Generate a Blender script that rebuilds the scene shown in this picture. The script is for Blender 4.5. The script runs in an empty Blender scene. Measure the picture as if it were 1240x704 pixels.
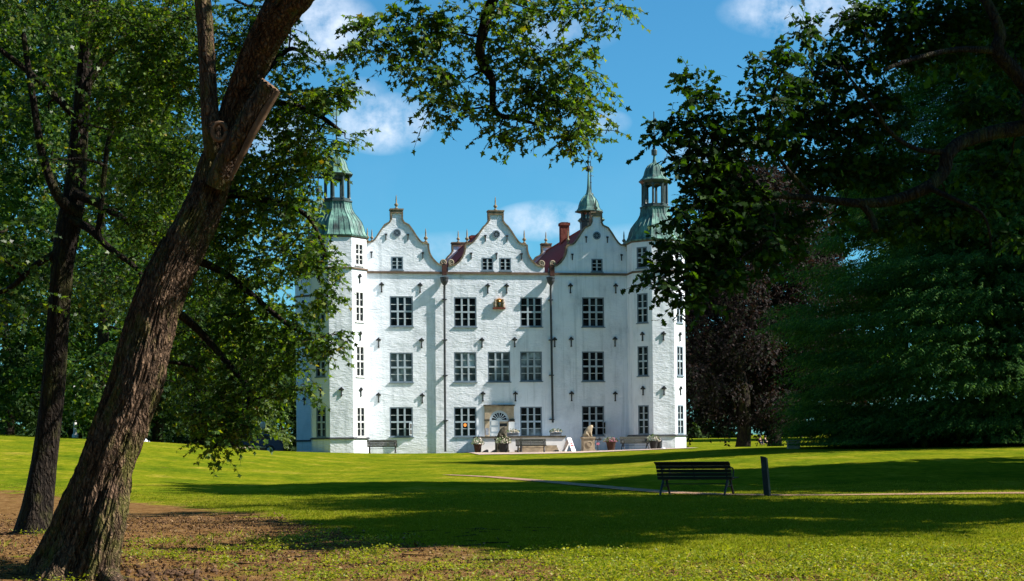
import bpy, math, random
import numpy as np
from mathutils import Vector, Matrix, noise as mnoise
PI = math.pi
R = math.radians
scn = bpy.context.scene
COL = scn.collection

# ------------------------------------------------------------------ camera
FOC = 2000.0                      # focal length in pixels of a 1240 px wide picture
ROLL = R(0.6)
EYE = Vector((0, 0, 0.12))
CR = Vector((math.cos(ROLL), 0, -math.sin(ROLL)))
CU = Vector((math.sin(ROLL), 0, math.cos(ROLL)))
cam = bpy.data.cameras.new('camera')
camo = bpy.data.objects.new('camera', cam)
COL.objects.link(camo)
cam.sensor_width = 36
cam.lens = 36 * FOC / 1240
cam.shift_y = 194 / 1240
cam.clip_start = 0.2
cam.clip_end = 5000
camo.matrix_world = Matrix(((CR.x, CU.x, 0, EYE.x), (CR.y, CU.y, -1, EYE.y), (CR.z, CU.z, 0, EYE.z), (0, 0, 0, 1)))
scn.camera = camo

# ------------------------------------------------------------------ world, sun, exposure
SUN_EL = R(40.9)
SUN_AZ = R(86.5)                  # from -Y towards +X
w = bpy.data.worlds.new('World'); scn.world = w; w.use_nodes = True
SKY_STRENGTH = 0.075
sun = bpy.data.lights.new('sun', 'SUN'); suno = bpy.data.objects.new('sun', sun); COL.objects.link(suno)
sun.energy = 5.0; sun.angle = R(0.53); sun.color = (1.0, 0.93, 0.86)
sd = Vector((math.sin(SUN_AZ) * math.cos(SUN_EL), -math.cos(SUN_AZ) * math.cos(SUN_EL), math.sin(SUN_EL)))
suno.rotation_euler = sd.to_track_quat('Z', 'Y').to_euler()
suno.location = (60, 0, 60)
scn.view_settings.view_transform = 'Standard'
scn.view_settings.look = 'None'
scn.view_settings.gamma = 1
scn.view_settings.exposure = 1.07
scn.view_settings.use_curve_mapping = False
scn.render.film_transparent = False
scn.cycles.max_bounces = 7
scn.cycles.diffuse_bounces = 3
scn.cycles.transmission_bounces = 4
scn.cycles.use_denoising = True


def build_world():
    nt = w.node_tree; nt.nodes.clear()
    N = nt.nodes.new; L = nt.links.new
    out = N('ShaderNodeOutputWorld'); bg = N('ShaderNodeBackground'); bg.inputs['Strength'].default_value = SKY_STRENGTH
    sky = N('ShaderNodeTexSky'); sky.sky_type = 'NISHITA'; sky.sun_disc = False
    sky.sun_elevation = SUN_EL; sky.sun_rotation = R(180) - SUN_AZ
    sky.air_density = 1.0; sky.dust_density = 0.6; sky.ozone_density = 2.2
    tc = N('ShaderNodeTexCoord')
    sep = N('ShaderNodeSeparateXYZ'); L(tc.outputs['Generated'], sep.inputs[0])

    def math_(op, a, b=None, clamp=False):
        m = N('ShaderNodeMath'); m.operation = op; m.use_clamp = clamp
        for i, v in enumerate((a, b)):
            if v is None: continue
            if isinstance(v, (int, float)): m.inputs[i].default_value = v
            else: L(v, m.inputs[i])
        return m.outputs[0]
    ay = math_('ABSOLUTE', sep.outputs['Y'])
    ay = math_('MAXIMUM', ay, 0.05)
    cx = math_('DIVIDE', sep.outputs['X'], ay)
    cz = math_('DIVIDE', sep.outputs['Z'], ay)
    comb = N('ShaderNodeCombineXYZ'); L(cx, comb.inputs[0]); L(cz, comb.inputs[1])
    n1 = N('ShaderNodeTexNoise'); n1.inputs['Scale'].default_value = 26; n1.inputs['Detail'].default_value = 7; n1.inputs['Roughness'].default_value = 0.62
    L(comb.outputs[0], n1.inputs['Vector'])
    n2 = N('ShaderNodeTexNoise'); n2.inputs['Scale'].default_value = 7; n2.inputs['Detail'].default_value = 5
    L(comb.outputs[0], n2.inputs['Vector'])
    total = None
    # cloud centres as (x/y, z/y) directions, with radii and strength
    for px, py, rx, ry, s in ((388, 28, 80, 52, .85), (468, 148, 66, 40, 1.0), (440, 120, 40, 30, .4), (662, 268, 70, 26, .8), (735, 150, 36, 18, .42),
                              (975, 18, 105, 36, .8), (690, 40, 70, 30, .3), (800, 300, 140, 30, .4), (860, 190, 60, 30, .25), (560, 300, 90, 22, .25), (340, 160, 60, 60, .4), (600, -60, 200, 50, .5)):
        ux, uz = (px - 620) / FOC, (546 - py) / FOC
        a = math_('DIVIDE', math_('SUBTRACT', cx, ux), rx / FOC)
        b = math_('DIVIDE', math_('SUBTRACT', cz, uz), ry / FOC)
        d = math_('ADD', math_('MULTIPLY', a, a), math_('MULTIPLY', b, b))
        m = math_('MULTIPLY', math_('SUBTRACT', 1.0, d, True), s)
        total = m if total is None else math_('MAXIMUM', total, m)
    nn = math_('SUBTRACT', n1.outputs['Fac'], 0.34)
    v = math_('MULTIPLY', math_('MULTIPLY', total, nn), 4.2, True)
    wide = math_('MULTIPLY', math_('SUBTRACT', n2.outputs['Fac'], 0.5, True), 0.25)
    v = math_('ADD', v, wide, True)
    v = math_('MULTIPLY', v, 0.9)
    # thicker air makes the sky a clear teal blue here
    tint = N('ShaderNodeMix'); tint.data_type = 'RGBA'; tint.blend_type = 'MULTIPLY'; tint.inputs['Factor'].default_value = 1
    L(sky.outputs[0], tint.inputs['A']); tint.inputs['B'].default_value = (0.29, 0.76, 0.94, 1)
    mix = N('ShaderNodeMix'); mix.data_type = 'RGBA'
    L(v, mix.inputs['Factor']); L(tint.outputs['Result'], mix.inputs['A']); mix.inputs['B'].default_value = (6.8, 7.3, 8.2, 1)
    L(mix.outputs['Result'], bg.inputs['Color']); L(bg.outputs[0], out.inputs[0])


build_world()


def ray(px, py):
    return CR * (px - 620) + CU * (546 - py) + Vector((0, FOC, 0))


def P(px, py, Y):
    return EYE + ray(px, py) * (Y / FOC)


# ------------------------------------------------------------------ materials
def new_mat(name):
    m = bpy.data.materials.new(name); m.use_nodes = True
    nt = m.node_tree
    return m, nt, nt.nodes['Principled BSDF']


def ramp(nt, fac, stops):
    r = nt.nodes.new('ShaderNodeValToRGB')
    els = r.color_ramp.elements
    while len(els) < len(stops): els.new(0.5)
    for e, (p, c) in zip(els, stops):
        e.position = p; e.color = (*c, 1) if len(c) == 3 else c
    nt.links.new(fac, r.inputs[0])
    return r.outputs[0]


def noise_node(nt, scale, detail=4, rough=0.55, mapping=None, coord='Object'):
    n = nt.nodes.new('ShaderNodeTexNoise'); n.inputs['Scale'].default_value = scale
    n.inputs['Detail'].default_value = detail; n.inputs['Roughness'].default_value = rough
    if coord == 'Position':
        g = nt.nodes.new('ShaderNodeNewGeometry'); src = g.outputs['Position']
    else:
        t = nt.nodes.new('ShaderNodeTexCoord'); src = t.outputs[coord]
    if mapping:
        mp = nt.nodes.new('ShaderNodeMapping'); mp.inputs['Scale'].default_value = mapping
        nt.links.new(src, mp.inputs[0]); src = mp.outputs[0]
    nt.links.new(src, n.inputs['Vector'])
    return n.outputs['Fac']


def bump(nt, bsdf, height, strength=0.5, dist=0.02, prev=None):
    b = nt.nodes.new('ShaderNodeBump'); b.inputs['Strength'].default_value = strength; b.inputs['Distance'].default_value = dist
    nt.links.new(height, b.inputs['Height'])
    if prev is not None: nt.links.new(prev, b.inputs['Normal'])
    nt.links.new(b.outputs[0], bsdf.inputs['Normal'])
    return b.outputs[0]


def mat_simple(name, col, rough=0.7, spec=0.3, metal=0, var=0.25, nscale=6, bmp=0.0, bdist=.01, mapping=None):
    m, nt, b = new_mat(name)
    f = noise_node(nt, nscale, 5, .6, mapping)
    lo = tuple(max(0, c * (1 - var)) for c in col); hi = tuple(min(1, c * (1 + var)) for c in col)
    nt.links.new(ramp(nt, f, [(0.3, lo), (0.7, hi)]), b.inputs['Base Color'])
    b.inputs['Roughness'].default_value = rough; b.inputs['Specular IOR Level'].default_value = spec; b.inputs['Metallic'].default_value = metal
    if bmp: bump(nt, b, f, bmp, bdist)
    return m


def mat_wall():
    m, nt, b = new_mat('limewashed_brick')
    b.inputs['Roughness'].default_value = 0.85; b.inputs['Specular IOR Level'].default_value = 0.2
    big = noise_node(nt, 0.55, 5, .6, coord='Position')
    st = noise_node(nt, 1.0, 6, .65, (1.2, 1.2, 0.35), 'Position')
    mx = nt.nodes.new('ShaderNodeMath'); mx.operation = 'MULTIPLY'; nt.links.new(big, mx.inputs[0]); nt.links.new(st, mx.inputs[1])
    c = ramp(nt, mx.outputs[0], [(0.10, (.48, .53, .57)), (0.18, (.70, .74, .78)), (0.27, (.79, .83, .87))])
    rs = noise_node(nt, 1.0, 3, .6, (3.2, 3.2, .16), 'Position')
    rr_ = ramp(nt, rs, [(.30, (.80, .82, .82)), (.46, (1, 1, 1))])
    mq = nt.nodes.new('ShaderNodeMix'); mq.data_type = 'RGBA'; mq.blend_type = 'MULTIPLY'; mq.inputs['Factor'].default_value = 1
    nt.links.new(c, mq.inputs['A']); nt.links.new(rr_, mq.inputs['B']); c = mq.outputs['Result']
    # dirt near the ground and small damp stains
    g = nt.nodes.new('ShaderNodeNewGeometry'); sp = nt.nodes.new('ShaderNodeSeparateXYZ'); nt.links.new(g.outputs['Position'], sp.inputs[0])
    mr = nt.nodes.new('ShaderNodeMapRange'); mr.inputs[1].default_value = 0.0; mr.inputs[2].default_value = 0.9; mr.inputs[3].default_value = 0.5; mr.inputs[4].default_value = 0
    nt.links.new(sp.outputs['Z'], mr.inputs[0])
    ml = nt.nodes.new('ShaderNodeMath'); ml.operation = 'MULTIPLY'; nt.links.new(mr.outputs[0], ml.inputs[0]); nt.links.new(st, ml.inputs[1])
    mix = nt.nodes.new('ShaderNodeMix'); mix.data_type = 'RGBA'; nt.links.new(ml.outputs[0], mix.inputs['Factor'])
    nt.links.new(c, mix.inputs['A']); mix.inputs['B'].default_value = (.42, .43, .40, 1)
    nt.links.new(mix.outputs['Result'], b.inputs['Base Color'])
    h1 = noise_node(nt, 1.0, 4, .65, (3.6, 3.6, 15), 'Position')
    h2 = noise_node(nt, 1.0, 4, .6, (1.1, 1.1, 2.2), 'Position')
    h3 = noise_node(nt, 9, 3, .6, None, 'Position')
    p = bump(nt, b, h2, 0.8, 0.07)
    p = bump(nt, b, h1, 1.0, 0.030, p)
    bump(nt, b, h3, 0.6, 0.012, p)
    return m


def mat_copper():
    m, nt, b = new_mat('weathered_copper')
    b.inputs['Roughness'].default_value = 0.55; b.inputs['Specular IOR Level'].default_value = 0.4
    f = noise_node(nt, 1.0, 6, .65, (2.5, 2.5, .7), 'Position')
    nt.links.new(ramp(nt, f, [(0.33, (.025, .035, .032)), (0.46, (.06, .13, .11)), (0.58, (.12, .26, .20)), (.74, (.22, .40, .31))]), b.inputs['Base Color'])
    bump(nt, b, f, .3, .03)
    return m


def mat_leaf(name, stops, trans=0.35, rough=0.45, tcol=None, spec=0.35):
    m, nt, b = new_mat(name)
    g = nt.nodes.new('ShaderNodeNewGeometry')
    c = ramp(nt, g.outputs['Random Per Island'], stops)
    nt.links.new(c, b.inputs['Base Color']); b.inputs['Roughness'].default_value = rough; b.inputs['Specular IOR Level'].default_value = spec
    t = nt.nodes.new('ShaderNodeBsdfTranslucent')
    mul = nt.nodes.new('ShaderNodeMix'); mul.data_type = 'RGBA'; mul.blend_type = 'MULTIPLY'; mul.inputs['Factor'].default_value = 1
    nt.links.new(c, mul.inputs['A']); mul.inputs['B'].default_value = (*(tcol or (2.2, 2.1, .5)), 1)
    nt.links.new(mul.outputs['Result'], t.inputs['Color'])
    mx = nt.nodes.new('ShaderNodeMixShader'); mx.inputs[0].default_value = trans
    nt.links.new(b.outputs[0], mx.inputs[1]); nt.links.new(t.outputs[0], mx.inputs[2])
    nt.links.new(mx.outputs[0], nt.nodes['Material Output'].inputs['Surface'])
    return m


def mat_bark(name, c0, c1, moss=0.0, scale=1.0):
    m, nt, b = new_mat(name)
    b.inputs['Roughness'].default_value = 0.9; b.inputs['Specular IOR Level'].default_value = 0.15
    f = noise_node(nt, 1.0, 6, .7, (22 * scale, 22 * scale, 4.5 * scale), 'Position')
    v = nt.nodes.new('ShaderNodeTexVoronoi'); v.feature = 'DISTANCE_TO_EDGE'; v.inputs['Scale'].default_value = 1.0
    g = nt.nodes.new('ShaderNodeNewGeometry'); mp = nt.nodes.new('ShaderNodeMapping'); mp.inputs['Scale'].default_value = (24 * scale, 24 * scale, 3.6 * scale)
    dn = nt.nodes.new('ShaderNodeTexNoise'); dn.inputs['Scale'].default_value = 5; dn.inputs['Detail'].default_value = 4; nt.links.new(g.outputs['Position'], dn.inputs['Vector'])
    va = nt.nodes.new('ShaderNodeVectorMath'); va.operation = 'MULTIPLY_ADD'; nt.links.new(dn.outputs['Color'], va.inputs[0]); va.inputs[1].default_value = (.16, .16, .3); nt.links.new(g.outputs['Position'], va.inputs[2])
    nt.links.new(va.outputs[0], mp.inputs[0]); nt.links.new(mp.outputs[0], v.inputs['Vector'])
    c = ramp(nt, f, [(0.32, c0), (0.68, c1)])
    crk = ramp(nt, v.outputs['Distance'], [(0.0, (.12, .12, .12)), (0.22, (1, 1, 1))])
    mu = nt.nodes.new('ShaderNodeMix'); mu.data_type = 'RGBA'; mu.blend_type = 'MULTIPLY'; mu.inputs['Factor'].default_value = .8
    nt.links.new(c, mu.inputs['A']); nt.links.new(crk, mu.inputs['B'])
    last = mu.outputs['Result']
    if moss:
        n = noise_node(nt, 1.0, 5, .7, (3.5, 3.5, 1.6), 'Position')
        k = ramp(nt, n, [(.5, (0, 0, 0)), (.64, (moss, moss, moss))])
        mm = nt.nodes.new('ShaderNodeMix'); mm.data_type = 'RGBA'; nt.links.new(k, mm.inputs['Factor'])
        nt.links.new(last, mm.inputs['A']); mm.inputs['B'].default_value = (.11, .12, .018, 1); last = mm.outputs['Result']
    nt.links.new(last, b.inputs['Base Color'])
    p = bump(nt, b, v.outputs['Distance'], 1.0, .09)
    bump(nt, b, f, .7, .02, p)
    return m


M = {}
M['wall'] = mat_wall()
M['copper'] = mat_copper()
M['copper_dark'] = mat_simple('dark_copper', (.035, .055, .05), .5, .4, 0, .5, 3)
M['string'] = mat_simple('stringcourse_stone', (.14, .10, .07), .85, .2, 0, .35, 3)
M['plinth'] = mat_simple('plinth_band', (.06, .065, .07), .8, .2, 0, .3, 3)
M['coping'] = mat_simple('gable_coping', (.19, .15, .10), .9, .1, 0, .5, 3, .4, .02)
M['finial'] = mat_simple('finial_stone', (.25, .20, .13), .9, .1, 0, .4, 8)
M['scroll'] = mat_simple('scroll_stone', (.26, .22, .16), .9, .1, 0, .4, 4)
M['iron'] = mat_simple('wrought_iron', (.022, .024, .026), .6, .4, 0, .3, 8)
M['pipe'] = mat_simple('downpipe_metal', (.03, .035, .04), .5, .4, 0, .3, 3)
M['rust'] = mat_simple('rusty_lead', (.07, .03, .022), .8, .2, 0, .4, 3)
M['frame'] = mat_simple('window_frame_paint', (.36, .43, .47), .55, .3, 0, .12, 4)
M['frame_out'] = mat_simple('window_case_paint', (.15, .20, .24), .55, .3, 0, .15, 4)
M['bar'] = mat_simple('glazing_bar_paint', (.52, .55, .55), .55, .3, 0, .1, 4)
M['frame_pale'] = mat_simple('pale_and_sunlit_frame_paint', (.55, .56, .55), .55, .3, 0, .1, 4)


def mat_glass(name, col, rough=.12, spec=.35):
    m, nt, b = new_mat(name)
    f = noise_node(nt, 1.3, 3, .5, coord='Position')
    nt.links.new(ramp(nt, f, [(.38, tuple(c * .4 for c in col)), (.55, tuple(c * 1.1 for c in col)), (.68, tuple(c * 2.6 for c in col))]), b.inputs['Base Color'])  # paler noise patches paint reflections into the pane colour
    b.inputs['Roughness'].default_value = rough; b.inputs['Specular IOR Level'].default_value = spec
    bump(nt, b, noise_node(nt, 4, 2, .5, coord='Position'), .2, .01)
    return m


M['glass'] = mat_glass('dark_window_glass', (.012, .014, .016), .1, .3)
M['glass_blind'] = mat_glass('glass_over_pale_blind', (.13, .17, .18), .2, .35)
M['glass_warm'] = mat_glass('glass_with_room_tone', (.05, .045, .035), .15, .3)
M['roof'] = mat_simple('red_roof_tiles', (.19, .045, .028), .8, .2, 0, .5, 1.6, .6, .04, (1.5, 8, 8))
M['chimney'] = mat_simple('chimney_brick', (.15, .048, .034), .9, .15, 0, .45, 6)
M['stone'] = mat_simple('sandstone', (.36, .29, .20), .9, .15, 0, .35, 3, .5, .02)
M['stone_dark'] = mat_simple('mossy_stone', (.085, .075, .055), .95, .1, 0, .6, 7, .6, .03)
M['white'] = mat_simple('white_paint', (.78, .78, .76), .7, .25, 0, .08, 2)
M['white_sign'] = mat_simple('white_board', (.82, .82, .82), .5, .3, 0, .03, 2)
M['red'] = mat_simple('red_print', (.45, .05, .05), .6, .3)
M['gold'] = mat_simple('gilding', (.55, .25, .05), .45, .5, .3, .4, 20)
M['terracotta'] = mat_simple('terracotta', (.06, .032, .022), .85, .2, 0, .3, 6)
M['pot_dark'] = mat_simple('dark_planter', (.03, .03, .032), .7, .3)
M['greybox'] = mat_simple('grey_planter', (.22, .24, .27), .8, .2)
M['petal'] = mat_simple('pale_petals', (.66, .56, .46), .8, .2, 0, .2, 20)
M['petal_pink'] = mat_simple('pink_petals', (.45, .16, .22), .8, .2, 0, .3, 20)
M['bench_wood'] = mat_simple('dark_bench_wood', (.020, .014, .012), .6, .35, 0, .35, 4, .3, .003, (1, 14, 14))
M['bench_green'] = mat_simple('olive_bench_wood', (.022, .025, .016), .7, .3, 0, .3, 5)
M['bench_iron'] = mat_simple('bench_cast_iron', (.018, .018, .02), .5, .4)
M['post'] = mat_simple('charcoal_post', (.012, .012, .014), .55, .35, 0, .35, 6, .2, .004)
M['gravel'] = mat_simple('pinkish_gravel', (.40, .31, .24), .95, .1, 0, .3, 12, .5, .01)
M['path'] = mat_simple('path_gravel', (.30, .19, .11), .95, .1, 0, .3, 5, .5, .01)
M['bark'] = mat_bark('maple_bark', (.020, .012, .008), (.26, .165, .10), .55, 1.0)
M['bark_dark'] = mat_bark('dark_bark', (.012, .009, .007), (.042, .030, .021), .25, .8)
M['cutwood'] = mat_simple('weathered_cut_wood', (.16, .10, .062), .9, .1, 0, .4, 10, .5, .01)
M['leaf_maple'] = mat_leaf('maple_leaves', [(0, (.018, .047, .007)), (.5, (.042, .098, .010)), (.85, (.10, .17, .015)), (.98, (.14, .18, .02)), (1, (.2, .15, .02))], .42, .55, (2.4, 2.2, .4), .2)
M['leaf_maple_b'] = mat_leaf('shade_maple_leaves', [(0, (.012, .032, .007)), (.5, (.028, .070, .010)), (.85, (.080, .14, .015)), (.98, (.12, .16, .02)), (1, (.17, .14, .02))], .40)  # darker copy of the maple leaves, shade put into the colour
M['leaf_oak'] = mat_leaf('oak_leaves', [(0, (.008, .023, .005)), (.6, (.016, .043, .007)), (.95, (.035, .08, .009)), (1, (.08, .14, .010))], .34, .6, (2.4, 2.4, .4), .1)
M['leaf_bg1'] = mat_leaf('lime_tree_leaves', [(0, (.014, .040, .009)), (.6, (.032, .078, .014)), (1, (.09, .14, .018))], .35, .7, None, .1)
M['leaf_bg2'] = mat_leaf('alder_leaves', [(0, (.010, .026, .010)), (.6, (.020, .046, .015)), (1, (.05, .085, .022))], .3, .7, None, .1)
M['leaf_bush'] = mat_leaf('pale_bush_leaves', [(0, (.05, .085, .02)), (.6, (.09, .14, .03)), (1, (.14, .18, .04))], .35)
M['leaf_copper'] = mat_leaf('copper_beech_leaves', [(0, (.009, .008, .008)), (.45, (.020, .016, .015)), (.72, (.040, .029, .027)), (.78, (.016, .023, .013)), (1, (.024, .030, .016))], .2, .75, (2.0, 1.0, .6), .08)
M['leaf_yew'] = mat_leaf('drooping_sprays', [(0, (.022, .062, .020)), (.6, (.050, .125, .034)), (1, (.11, .20, .045))], .40, .75, (2.0, 2.0, .5), .06)
M['leaf_fern'] = mat_leaf('potted_greens', [(0, (.03, .07, .01)), (1, (.08, .14, .02))], .3)
M['car'] = mat_simple('dark_blue_car_paint', (.015, .03, .09), .25, .5, 0, .05, 2)
M['car_white'] = mat_simple('white_car_paint', (.7, .74, .8), .3, .5, 0, .03, 2)
M['brickwall'] = mat_simple('brown_brick', (.16, .09, .06), .9, .1, 0, .3, 5)
M['skin'] = mat_simple('skin', (.45, .25, .18), .6, .3)
M['shirt'] = mat_simple('crimson_cloth', (.25, .03, .06), .8, .1)
M['trousers'] = mat_simple('navy_cloth', (.03, .035, .06), .8, .1)


# ------------------------------------------------------------------ mesh helpers
class MB:
    def __init__(s): s.v = []; s.f = []; s.m = []

    def add(s, vs, fs, mi=0):
        o = len(s.v); s.v.extend([tuple(x) for x in vs]); s.f.extend([tuple(i + o for i in f) for f in fs]); s.m.extend([mi] * len(fs)); return s

    def quad(s, a, b, c, d, mi=0): return s.add((a, b, c, d), ((0, 1, 2, 3),), mi)

    def box(s, x0, x1, y0, y1, z0, z1, mi=0, mat=None):
        vs = [(x, y, z) for z in (z0, z1) for x, y in ((x0, y0), (x1, y0), (x1, y1), (x0, y1))]
        if mat is not None: vs = [mat @ Vector(v) for v in vs]
        return s.add(vs, ((0, 3, 2, 1), (4, 5, 6, 7), (0, 1, 5, 4), (1, 2, 6, 5), (2, 3, 7, 6), (3, 0, 4, 7)), mi)

    def tube(s, pts, rad, n=8, mi=0, cap=True, flat=None):
        pts = [Vector(p) for p in pts]
        if not hasattr(rad, '__len__'): rad = [rad] * len(pts)
        rings = []; t0 = (pts[1] - pts[0]).normalized()
        u = t0.orthogonal().normalized()
        for i, p in enumerate(pts):
            t = ((pts[min(i + 1, len(pts) - 1)] - pts[max(i - 1, 0)])).normalized()
            u = (u - t * u.dot(t)); u = u.normalized() if u.length > 1e-6 else t.orthogonal().normalized()
            v = t.cross(u)
            rings.append([p + (u * math.cos(a) + v * math.sin(a)) * rad[i] for a in (2 * PI * k / n for k in range(n))])
        vs = [q for r in rings for q in r]
        fs = [(i * n + k, i * n + (k + 1) % n, (i + 1) * n + (k + 1) % n, (i + 1) * n + k) for i in range(len(pts) - 1) for k in range(n)]
        if cap: fs += [tuple(range(n))[::-1], tuple((len(pts) - 1) * n + k for k in range(n))]
        return s.add(vs, fs, mi)

    def lathe(s, prof, c=(0, 0, 0), n=16, mi=0, phase=0.0, cap=True):
        vs = []; fs = []
        for r, z in prof:
            for k in range(n):
                a = phase + 2 * PI * k / n
                vs.append((c[0] + r * math.cos(a), c[1] + r * math.sin(a), c[2] + z))
        for i in range(len(prof) - 1):
            for k in range(n):
                fs.append((i * n + k, i * n + (k + 1) % n, (i + 1) * n + (k + 1) % n, (i + 1) * n + k))
        if cap: fs += [tuple(range(n))[::-1], tuple((len(prof) - 1) * n + k for k in range(n))]
        return s.add(vs, fs, mi)

    def prism(s, poly, y0, y1, mi=0):
        """poly in (x,z), extruded along y"""
        n = len(poly)
        vs = [(x, y0, z) for x, z in poly] + [(x, y1, z) for x, z in poly]
        fs = [tuple(range(n)), tuple(range(n, 2 * n))[::-1]] + [(i, i + n, (i + 1) % n + n, (i + 1) % n) for i in range(n)]
        return s.add(vs, fs, mi)

    def build(s, name, mats, parent=None, smooth=False, bevel=0, loc=None):
        me = bpy.data.meshes.new(name)
        me.from_pydata(s.v, [], s.f)
        if not isinstance(mats, (list, tuple)): mats = [mats]
        for m in mats: me.materials.append(m)
        me.polygons.foreach_set('material_index', s.m)
        if smooth: me.polygons.foreach_set('use_smooth', [True] * len(s.f))
        me.update()
        o = bpy.data.objects.new(name, me); COL.objects.link(o)
        if parent is not None: o.parent = parent
        if loc is not None: o.location = loc
        if bevel:
            b = o.modifiers.new('bevel', 'BEVEL'); b.width = bevel; b.segments = 2; b.limit_method = 'ANGLE'
        return o


def empty(name, loc=(0, 0, 0), rz=0, parent=None):
    o = bpy.data.objects.new(name, None); COL.objects.link(o); o.location = loc; o.rotation_euler = (0, 0, rz)
    if parent is not None: o.parent = parent
    return o


def tag(o, label=None, cat=None, group=None, kind=None):
    if label: o['label'] = label
    if cat: o['category'] = cat
    if group: o['group'] = group
    if kind: o['kind'] = kind
    return o


def copy_tree(o, parent=None):
    c = o.copy(); COL.objects.link(c); c.parent = parent
    for ch in list(o.children): copy_tree(ch, c)
    return c


# ------------------------------------------------------------------ terrain
ZP_Y = [-40, 0, 10, 18, 24, 30, 42, 50, 60, 75, 90, 100, 104.5, 106, 130, 160, 200, 600, 3000]
ZP_Z = [-1.5, -1.5, -1.42, -1.30, -1.18, -1.13, -1.06, -.98, -.88, -.63, -.42, -.2, -.045, 0, 0, 0.2, 1.2, 5, 8]
GL_X = [-60, -30, -24.8, -17.6, -13, -10.6, -8, 0]; GL_V = [1.25, 1.12, 1.0, .72, .38, .2, .04, 0]
HL_Y = [25, 35, 50, 65, 80, 88, 100, 112, 130, 150]; HL_V = [0, .08, .42, .78, 1, .97, .55, 0, -.35, -.35]
GR_X = [4, 8, 13, 23, 60]; GR_V = [0, .35, .78, 1, 1.2]
HR_Y = [38, 50, 75, 90, 105, 125]; HR_V = [0, .3, 1, 1, .4, .15]


def sm(x, X, V):
    return np.interp(x, X, V)


def Zg(x, y):
    """ground height; smoothed by averaging a few taps"""
    x = np.asarray(x, float); y = np.asarray(y, float); s = 0
    for dy in (-2.0, 0, 2.0):
        k = np.clip((y - 60) / 30, 0, 1) * np.clip((100 - y) / 10, 0, 1)
        d = dy * (0.3 + k)
        z = sm(y + d, ZP_Y, ZP_Z)
        a = sm(x + dy * .5, GL_X, GL_V) * sm(y + d * 1.5, HL_Y, HL_V) * 1.70
        b = sm(x + dy * .5, GR_X, GR_V) * sm(y + d, HR_Y, HR_V) * .70
        s = s + (z + a + b) / 3
    near = np.clip((40 - y) / 20, 0, 1)
    s = s + near * (.045 * np.sin(x * .9 + y * .35) * np.sin(y * .55 - x * .2) + .02 * np.sin(x * 2.3 + 1) * np.sin(y * 1.9))
    # the ground swells around the two near trunks
    for tx, ty, h, r in ((-5.1, 19.3, .10, .9), (-7.5, 26, .10, .9)):
        s = s + h * np.exp(-((x - tx) ** 2 + (y - ty) ** 2) / r ** 2)
    return s


def zg(x, y): return float(Zg(x, y))


def G(px, py, y0=8, y1=200):
    """point where the view ray through a pixel meets the ground"""
    r = ray(px, py); Y = y0
    while Y < y1:
        p = EYE + r * (Y / FOC)
        if p.z <= zg(p.x, p.y): break
        Y += .25
    lo, hi = Y - .25, Y
    for _ in range(20):
        m = (lo + hi) / 2; p = EYE + r * (m / FOC)
        if p.z <= zg(p.x, p.y): hi = m
        else: lo = m
    p = EYE + r * (hi / FOC); p.z = zg(p.x, p.y)
    return p


BX = [-40, -14, -10, -7.6, -4.6, -3, -2.1, 0, 1.8, 4, 6.5, 12]; BY = [47, 46, 42.5, 39, 33, 28, 25.0, 22.4, 21.0, 20.8, 21.8, 21.5]


def dirt(x, y):
    """0..1 bare earth, strong left of the camera under the maples"""
    b = np.interp(x, BX, BY)
    v = np.clip((b - y) / 3.5 + .25, 0, 1)
    v = v * np.interp(x, [-9, -1, 2, 7], [1, .95, .75, .6])
    return v


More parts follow.
